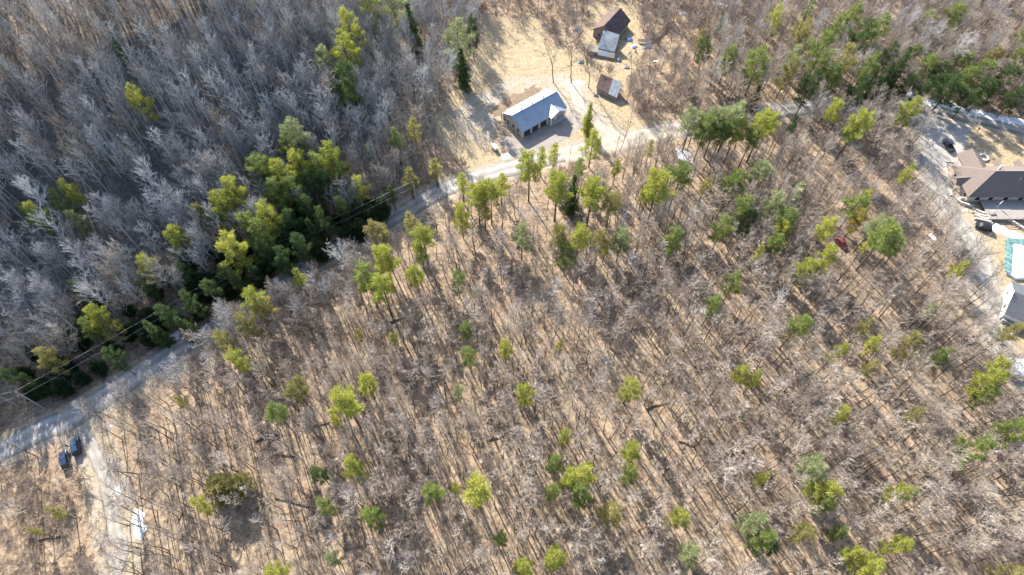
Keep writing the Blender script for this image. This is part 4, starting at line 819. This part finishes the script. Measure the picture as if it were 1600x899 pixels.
# white-walled garage, lower right
a0 = atz(1588, 456.7, 5.4); wn = Vector((.515, .857, 0)); wr = Vector((.857, -.515, 0)); c0 = Vector((a0.x, a0.y, 0))+wr*8.0
G2 = empty('white_walled_garage', (c0.x, c0.y, hz(c0.x, c0.y)), math.atan2(wr.y, wr.x)); tag(G2, 'white-walled gabled garage with charcoal shingle roof', 'garage')
prism(-8, 8, -5.6, 5.6, 2.9, 5.2).obj('wall', M['white'], G2)
for s in (-1, 1):
    T = [(-8.4, s*6.1, 2.85), (8.4, s*6.1, 2.85), (8.4, s*.004, 5.4), (-8.4, s*.004, 5.4)]; MB().slab(T if s < 0 else T[::-1], .12).obj('roof_slope', RF_DARK, G2)
for y in (-2.6, 2.4): window(G2, -8.02, y, 1.0, 1.0, 1.2, 'y')
MB().box(-7.5, -6.6, 0, 3, -5.65, .9).obj('side_deck', DECK, G2)
MB().tube([(1, -3, 4.1), (1, -3, 4.8)], .12, 8).obj('vent_pipe', M['steel'], G2)
# covered pool with teal edge
pp = [at(*p) for p in ((1574, 378), (1640, 390), (1650, 440), (1584, 437), (1571, 428))]
cx = sum(p[0] for p in pp)/5; cy = sum(p[1] for p in pp)/5; P = empty('covered_pool', (cx, cy, hz(cx, cy))); tag(P, 'snow-white covered pool with teal liner edge beside the driveway', 'pool')
loc = [(a-cx, b-cy) for a, b in pp]; MB().slab([(a, b, .8) for a, b in loc][::-1], .9).obj('pool_wall', mat('pool_wall_panel', (.45, .55, .70), noise=.2, scale=1), P)
teal = mat('teal_liner', (.14, .25, .235), noise=.3, scale=1.3, col2=(.06, .13, .15)); e = MB()
for (a, b), (c, d), n in ((loc[0], loc[1], 14), (loc[4], loc[0], 12)):
    for i in range(n):
        t = (i+.5)/n; e.box(-.55, -.9, .78, .55, .9+random.uniform(-.4, .3), .86+random.uniform(0, .14), Matrix.Translation((a+(c-a)*t, b+(d-b)*t, 0)) @ Matrix.Rotation(math.atan2(d-b, c-a)+random.uniform(-.2, .2), 4, 'Z'))
e.obj('liner', teal, P)
MB().slab([(a*.84+.5, b*.80-.9, .93) for a, b in loc][::-1], .1).obj('cover', M['white_tarp'], P)

# ------------------------------------------------------------------ vehicles
def car(name, label, cat, x, y, ang, paint, L=4.7, Wd=1.88, Ht=1.7, pickup=False, worn=False):
    root = empty(name, (x, y, hz(x, y)+.1), ang); tag(root, label, cat)
    pt = mat(name+'_paint', paint, rough=.28 if not worn else .7, spec=.5, metal=.3 if not worn else 0)
    def loft(sec, m_, nm, par, bev=.0):
        """sections: (x, half width bottom, half width top, z bottom, z top)"""
        V = []; F = []
        for (sx, wb, wt, zb, zt) in sec: V += [(sx, -wb, zb), (sx, wb, zb), (sx, wt, zt), (sx, -wt, zt)]
        for i in range(len(sec)-1):
            a = i*4; F += [(a+k, a+(k+1) % 4, a+4+(k+1) % 4, a+4+k) for k in range(4)]
        F += [(3, 2, 1, 0), tuple(len(V)-4+k for k in range(4))]; F = [f[::-1] for f in F]
        return MB().add(V, F).obj(nm, m_, par, bevel=bev)
    h = Wd/2
    loft([(-L/2, h*.86, h*.80, .42, .86), (-L/2+.12, h*.97, h*.88, .32, 1.0), (-L*.2, h, h*.93, .28, 1.02), (L*.2, h, h*.92, .28, 1.0), (L/2-.75, h*.98, h*.86, .28, .95), (L/2-.1, h*.92, h*.76, .34, .80), (L/2, h*.82, h*.7, .44, .72)], pt, 'body', root, .05)
    if pickup: cab = [(-L*.08, h*.88, h*.70, 1.0, Ht), (L*.13, h*.88, h*.70, 1.0, Ht), (L*.26, h*.86, h*.76, .98, 1.02)]; back = -L*.1
    else: cab = [(-L*.46, h*.86, h*.76, 1.0, 1.1), (-L*.37, h*.88, h*.70, 1.0, Ht-.04), (L*.02, h*.88, h*.72, 1.0, Ht), (L*.13, h*.88, h*.70, 1.0, Ht-.05), (L*.27, h*.86, h*.78, .97, 1.01)]
    loft(cab, M['glass'], 'window_band', root, .02)
    top = [c for c in cab if c[4] > 1.3]; loft([(top[0][0]-.04, top[0][2]*.98, top[0][2]*.90, top[0][4]-.06, top[0][4]+.03)]+[(c[0], c[2]*1.0, c[2]*.92, c[4]-.05, c[4]+.05) for c in top[1:-1]]+[(top[-1][0]+.04, top[-1][2]*.98, top[-1][2]*.90, top[-1][4]-.06, top[-1][4]+.02)], pt, 'roof', root, .02)
    pl = MB()
    for s in (-1, 1):
        for xx in ((top[0][0]+.05, (top[0][0]+top[-1][0])/2, top[-1][0]) if not pickup else (top[0][0]+.05, top[-1][0])):
            pl.tube([(xx, s*h*.885, .99), (xx, s*h*.725, Ht-.06)], .05, 4)
    pl.obj('pillar', pt, root)
    if pickup:
        MB().box(-L/2+.14, -h*.78, 1.021, back-.1, h*.78, 1.03).obj('bed_floor', M['dark'], root)
        MB().box(-L/2+.06, -h*.92, 1.0, back, -h*.79, 1.14).box(-L/2+.06, h*.79, 1.0, back, h*.92, 1.14).box(-L/2+.04, -h*.79, 1.0, -L/2+.14, h*.79, 1.14).obj('bed_side', pt, root)
    for s in (-1, 1):
        for xx in (-L*.30, L*.31):
            w = MB().tube([(xx, s*(h-.24), .34), (xx, s*(h+.02), .34)], .35, 14).obj('wheel', M['rubber'], root); MB().tube([(xx, s*(h+.021), .34), (xx, s*(h+.04), .34)], .21, 10).obj('rim', M['steel'], w)
        MB().box(L/2-.1, s*h*.62-.17, .60, L/2+.01, s*h*.62+.17, .73).obj('headlight', M['white'], root); MB().box(-L/2-.01, s*h*.72-.12, .72, -L/2+.06, s*h*.72+.12, .93).obj('tail_light', RF_RUST, root)
        MB().box(L*.17, s*(h+.02)-.1, 1.0, L*.17+.12, s*(h+.02)+.1, 1.16).obj('mirror', pt, root)
    return root
c = at(121, 699); car('parked_suv', 'dark blue SUV parked nearer the road beside the gravel track', 'SUV', c[0], c[1], R(118), (.03, .06, .11))
c = at(104, 720); car('parked_suv', 'dark blue-black SUV parked lower, next to the standing person', 'SUV', c[0], c[1], R(122), (.025, .045, .085), L=4.6)
c = at(1480, 230); car('pickup_truck', 'dark pickup truck parked on the driveway above the narrow lawn', 'pickup truck', c[0], c[1], R(93), (.04, .05, .065), L=5.7, Wd=2.0, Ht=1.9, pickup=True)
c = at(1534, 357); car('parked_suv', 'black SUV parked on the driveway below the stone terraces', 'SUV', c[0], c[1], R(157), (.025, .027, .03))
c = at(1312, 382); car('wrecked_car', 'dark red old car abandoned among the trees', 'car', c[0], c[1], R(-62), (.20, .028, .035), L=4.2, Wd=1.75, Ht=1.6, worn=True)
def trailer(name, label, x, y, ang, L, W, h, mm):
    r_ = empty(name, (x, y, hz(x, y)), ang); tag(r_, label, 'trailer'); MB().box(-L/2, -W/2, .4, L/2, W/2, .4+h).obj('box', mm, r_, bevel=.06); MB().tube([(L/2, -.3, .42), (L/2+.9, 0, .42)], .04, 5).tube([(L/2, .3, .42), (L/2+.9, 0, .42)], .04, 5).obj('drawbar', M['dark'], r_)
    for s in (-1, 1): w = MB().tube([(0, s*(W/2+.02), .3), (0, s*(W/2+.2), .3)], .3, 12).obj('wheel', M['rubber'], r_); MB().tube([(0, s*(W/2+.201), .3), (0, s*(W/2+.22), .3)], .16, 10).obj('rim', M['steel'], w)
c = at(773, 233); trailer('utility_trailer', 'small white box trailer beside the garage forecourt', c[0], c[1], R(-60), 2.4, 1.3, 1.0, M['white'])
c = at(1352, 358); trailer('utility_trailer', 'small pale blue-white trailer among trees right of the red wreck', c[0], c[1], R(-70), 2.1, 1.3, .9, mat('pale_blue_panel', (.55, .62, .74), noise=.1))

# ------------------------------------------------------------------ person beside the cars
def person(x, y, ang):
    P = empty('person', (x, y, hz(x, y)+.1), ang); tag(P, 'person in dark jacket and trousers standing between the two dark SUVs', 'person')
    J = [(0,0,.95),(0,.01,1.2),(0,.01,1.42),(0,.02,1.53),(0,.03,1.65),(0,.03,1.76), (-.19,0,1.40),(-.24,.03,1.14),(-.17,.24,1.05), (.19,0,1.40),(.24,.03,1.14),(.17,.24,1.05), (-.10,0,.90),(-.11,.02,.50),(-.12,-.02,.08),(-.13,.14,.04), (.10,0,.90),(.11,.02,.50),(.12,-.02,.08),(.13,.14,.04)]
    Rr = [.155,.145,.16,.06,.095,.085, .075,.055,.042, .075,.055,.042, .10,.07,.05,.045, .10,.07,.05,.045]
    Ed = [(0,1),(1,2),(2,3),(3,4),(4,5),(2,6),(6,7),(7,8),(2,9),(9,10),(10,11),(0,12),(12,13),(13,14),(14,15),(0,16),(16,17),(17,18),(18,19)]
    for hand, sx in ((8, -1), (11, 1)):
        for k, (dx, dz, ln) in enumerate(((-.035, .0, .085), (-.012, .0, .10), (.012, 0, .095), (.035, -.005, .08), (.05, .03, .05))):
            i = len(J); a = J[hand]; J.append((a[0]+dx*.9, a[1]+.05, a[2]+dz)); Rr.append(.011); J.append((a[0]+dx, a[1]+.05+ln*.6, a[2]+dz-.02)); Rr.append(.009); Ed += [(hand, i), (i, i+1)]
    me = bpy.data.meshes.new('person_body'); me.from_pydata(J, Ed, []); o = link('body', me, P)
    sk = o.modifiers.new('skin', 'SKIN')
    for i, r in enumerate(Rr): me.skin_vertices[0].data[i].radius = (r, r*(.72 if i in (0, 1, 2) else 1))
    me.skin_vertices[0].data[0].use_root = True
    o.modifiers.new('sub', 'SUBSURF').levels = 1
    dg = bpy.context.evaluated_depsgraph_get(); ev = o.evaluated_get(dg); nm = bpy.data.meshes.new_from_object(ev); o.modifiers.clear(); o.data = nm
    cloth = mat('dark_jacket', (.03, .033, .04)); skin_ = mat('skin', (.45, .29, .22)); tr = mat('dark_trousers', (.025, .03, .045))
    nm.materials.clear(); [nm.materials.append(q) for q in (cloth, skin_, tr)]
    for p in nm.polygons:
        z = p.center.z; yy = p.center.y; p.material_index = 1 if z > 1.50 or (yy > .22 and z > .9) else 2 if z < .93 else 0; p.use_smooth = True
    MB().tube([(0, .0, 1.66), (0, .005, 1.74), (0, .015, 1.80), (0, .02, 1.845)], [.10, .112, .10, .05], 12).obj('hair', M['log'], P)
    f = MB()
    f.box(-.015, .115, 1.66, .015, .155, 1.70); f.obj('nose', skin_, P)
    e = MB()
    for s in (-1, 1): e.box(s*.035-.014, .112, 1.705, s*.035+.014, .125, 1.722)
    e.box(-.03, .112, 1.615, .03, .122, 1.627); e.obj('eyes_and_mouth', M['dark'], P)
c = at(109, 699); person(c[0], c[1], R(200))

# ------------------------------------------------------------------ poles and wires
POLES = []
for (tp, bp_, lab) in (((-118, 648), None, 0), ((25, 613), 1, 'wooden utility pole with crossarm at the left edge above the road'), ((405, 393), 1, 'wooden utility pole with crossarm in the shade of the dense pines'), ((645, 285), 1, 'wooden utility pole at the bend where the wires end'), ((1381, 110), 1, 'grey utility pole leaning in the evergreen belt')):
    x, y = at(tp[0], tp[1], 10.2)
    if lab == 0: POLES.append((x, y, hz(x, y)+10)); continue
    p = empty('utility_pole', (x, y, hz(x, y)), R(-54)); tag(p, lab, 'utility pole'); MB().tube([(0, 0, -.3), (0, 0, 10.2)], [.19, .13], 8).obj('pole', M['wood_post'], p); MB().box(-.95, -.16, 9.55, .95, -.05, 9.7).obj('crossarm', M['wood_post'], p)
    for sx in (-.85, .85, 0): MB().tube([(sx, -.1, 9.7), (sx, -.1, 9.92)] if sx else [(0, 0, 10.2), (0, 0, 10.42)], .06, 6).obj('insulator', M['white'], p)
    POLES.append((x, y, hz(x, y)+10.2))
def wire(a, b, da, label, drop=0):
    A = Vector(a)+Vector(da); B = Vector(b)+Vector(da); pts = []
    for i in range(25):
        t = i/24; q = A.lerp(B, t); q.z += -.9*4*t*(1-t)*(A-B).length/60-drop; pts.append(q)
    o0 = pts[0].copy(); o = MB().tube([q-o0 for q in pts], .024, 4).obj('power_line', M['wire'], None, loc=o0); tag(o, label, 'power line', 'power lines along the road')
SEG = ('left of the left-edge utility pole', 'between the left-edge pole and the pine-shade pole', 'from the pine-shade pole to the bend pole')
for i in range(3):
    off = Vector((-.592, .806, 0))*.7
    wire(POLES[i], POLES[i+1], off+Vector((0, 0, -.28)), f'upper wire {SEG[i]}'); wire(POLES[i], POLES[i+1], -off+Vector((0, 0, -.28)), f'lower wire {SEG[i]}', .9)

# ------------------------------------------------------------------ yard odds and ends
def heap(name, label, cat, px, py, sx, sy, h, mm, seed, rot=0):
    """a rumpled sheet thrown over something: an uneven domed mesh"""
    rg = random.Random(seed); n = 7; V = []; F = []
    for i in range(n+1):
        for j in range(n+1):
            u, v = 2*i/n-1, 2*j/n-1; e = max(abs(u), abs(v)); z = h*(1-e**3)*rg.uniform(.55, 1.15) if e < .99 else 0
            V.append((u*sx/2*rg.uniform(.88, 1.08), v*sy/2*rg.uniform(.88, 1.08), z))
    for i in range(n):
        for j in range(n): a = i*(n+1)+j; F.append((a, a+n+1, a+n+2, a+1))
    x, y = at(px, py); o = MB().add(V, F).obj(name, mm, None, loc=(x, y, hz(x, y)+.03), rot=(0, 0, rot)); return tag(o, label, cat)
BT = mat('blue_tarp', (.16, .30, .48), noise=.3, scale=1.5); GT = mat('dull_grey_junk', (.35, .37, .40), noise=.3, scale=2)
heap('tarp', 'crumpled blue tarp on the ground right of the barn', 'tarp', 984, 63, 2.6, 1.8, .7, BT, 1)
heap('tarp', 'white sheet draped over junk right of the grey roofed shed', 'tarp', 990, 73, 2.6, 1.6, .9, M['white_tarp'], 2, .6)
heap('tarp', 'small white sheet at the barn corner', 'tarp', 962, 60, 1.2, .8, .4, M['white_tarp'], 3)
heap('tarp', 'pale blue-grey sheet at the front corner of the grey roofed shed', 'tarp', 967, 95, 1.9, 1.9, .9, RF_GREY, 4, .8)
heap('tarp', 'blue tarp lying by the bend of the yard fence', 'tarp', 1012, 74, 3.0, 2.0, .6, mat('dark_blue_tarp', (.07, .12, .18), noise=.3), 5)
heap('scrap_pile', 'grey scrap pile left of the barn in the brush', 'scrap pile', 901, 46, 2.2, 1.7, .9, GT, 6)
heap('scrap_pile', 'grey scrap pile on the grass near the crooked trees', 'scrap pile', 908, 97, 2.2, 1.6, .8, GT, 7)
heap('scrap_pile', 'grey scrap pile at the end of the shed yard', 'scrap pile', 979, 106, 2.4, 1.2, .6, GT, 8)
heap('scrap_pile', 'grey scrap pile in front of the rusty roofed shed', 'scrap pile', 931, 149, 1.8, 1.3, .8, GT, 9)
heap('scrap_pile', 'small grey scrap pile alone on the upper clearing', 'scrap pile', 849, 40, 1.2, .9, .6, GT, 10)
heap('tarp', 'white plastic sheet in the open wood left of the driveway', 'tarp', 1250, 655, .01+1.0, .8, .3, M['white_tarp'], 12) if False else None
for i, (px, py, rot, lab) in enumerate(((981, 84, .9, 'pale plank leaning in the junk right of the grey roofed shed'), (985, 90, 1.2, 'pale plank lying in the junk nearest the open grass'), (972, 68, -.5, 'pale plank lying between barn and grey roofed shed'))):
    x, y = at(px, py); tag(MB().box(-1.6, -.12, 0, 1.6, .12, .07).obj('plank', M['wood_post'], None, loc=(x, y, hz(x, y)+.3), rot=(.1, .12, rot)), lab, 'plank')
for i, (px, py, lab) in enumerate(((993, 82, 'dark steel drum beside the white sheet in the junk yard'), (977, 62, 'dark steel drum right of the barn corner'))):
    x, y = at(px, py); tag(MB().tube([(0, 0, 0), (0, 0, .28), (0, 0, .30), (0, 0, .6), (0, 0, .62), (0, 0, .9)], [.29, .29, .31, .31, .29, .29], 14).obj('steel_drum', mat('drum_paint', (.10, .14, .18), rough=.5), None, loc=(x, y, hz(x, y))), lab, 'drum')
FP = smooth_line([at(*p) for p in ((996, 66), (1010, 67), (1022, 61), (1036, 49), (1046, 38))], 4)
fr_ = empty('board_fence', (FP[0][0], FP[0][1], hz(*FP[0]))); tag(fr_, 'curved grey board fence running from the junk yard into the brush', 'fence')
for a, b_ in zip(FP[:-1], FP[1:]):
    lx, ly = a[0]-FP[0][0], a[1]-FP[0][1]; z = hz(*a)-hz(*FP[0]); ux, uy = b_[0]-a[0], b_[1]-a[1]; L = math.hypot(ux, uy); an = math.atan2(uy, ux)
    MB().box(-.06, -.06, 0, .06, .06, 1.5).obj('post', M['wood_post'], fr_, loc=(lx, ly, z), rot=(0, 0, an))
    for k in range(3): MB().box(.07, -.02, .3+k*.42, L-.07, .02, .62+k*.42).obj('board', M['wood_post'], fr_, loc=(lx, ly, z), rot=(0, 0, an))
x, y = at(1526, 206); p = empty('mailbox', (x, y, hz(x, y)), R(70)); tag(p, 'dark mailbox on a post at the corner of the lawn by the road', 'mailbox'); MB().box(-.07, -.07, 0, .07, .07, 1.1).obj('post', M['log'], p); MB().tube([(-.35, 0, 1.27), (.35, 0, 1.27)], .19, 10).obj('box', M['dark'], p); MB().box(-.2, -.22, 1.3, .0, -.2, 1.5).obj('flag', RF_RUST, p)

# fallen trunks
LOGS = [((400, 690), (436, 680), 'fallen dark log left of the paired pines'), ((487, 668), (516, 660), 'fallen dark log below the paired pines'), ((430, 779), (492, 794), 'long fallen trunk beside the dark pine, lower left'), ((440, 712), (468, 714), 'short fallen log above the dark pine, lower left'), ((606, 685), (620, 690), 'short fallen log below the pines left of centre'), ((1183, 544), (1204, 542), 'fallen log beside the single pine on the right'), ((610, 505), (632, 496), 'fallen log among poles below the road clump'), ((1010, 640), (1046, 628), 'fallen log below the lone pine right of centre'), ((920, 700), (942, 712), 'fallen log above the big pine clump'), ((1120, 720), (1152, 706), 'fallen log in open wood right of the big pine clump'), ((1330, 720), (1372, 700), 'fallen pale pole above the lower right pine'), ((330, 715), (350, 735), 'fallen log beside the bushy cedars'), ((60, 845), (95, 838), 'fallen log in the scrub left of the track'), ((1060, 690), (1085, 698), 'fallen log in bright open wood right of centre'), ((760, 690), (790, 680), 'fallen log at the lower middle of the wood')]
for i, (a, b_, lab) in enumerate(LOGS):
    A = at(*a); B = at(*b_); r0 = random.uniform(.16, .24); o = Vector((A[0], A[1], hz(*A))); E_ = Vector((B[0], B[1], hz(*B)))-o; k = Vector((-E_.y, E_.x, 0)).normalized()
    p = empty('fallen_log', o); tag(p, lab, 'fallen log', 'fallen logs in the wood')
    MB().tube([Vector((0, 0, r0)), E_*.35+k*.2+Vector((0, 0, r0*.9)), E_*.7-k*.15+Vector((0, 0, r0*.8)), E_+Vector((0, 0, r0*.6))], [r0, r0*.9, r0*.75, r0*.4], 7).obj('trunk', M['log'], p)
    for t in (.45, .62, .8): MB().tube([E_*t+Vector((0, 0, r0)), E_*(t+.12)+k*random.uniform(-1.6, 1.6)+Vector((0, 0, random.uniform(.5, 1.2)))], [.06, .015], 4).obj('branch', M['log'], p)
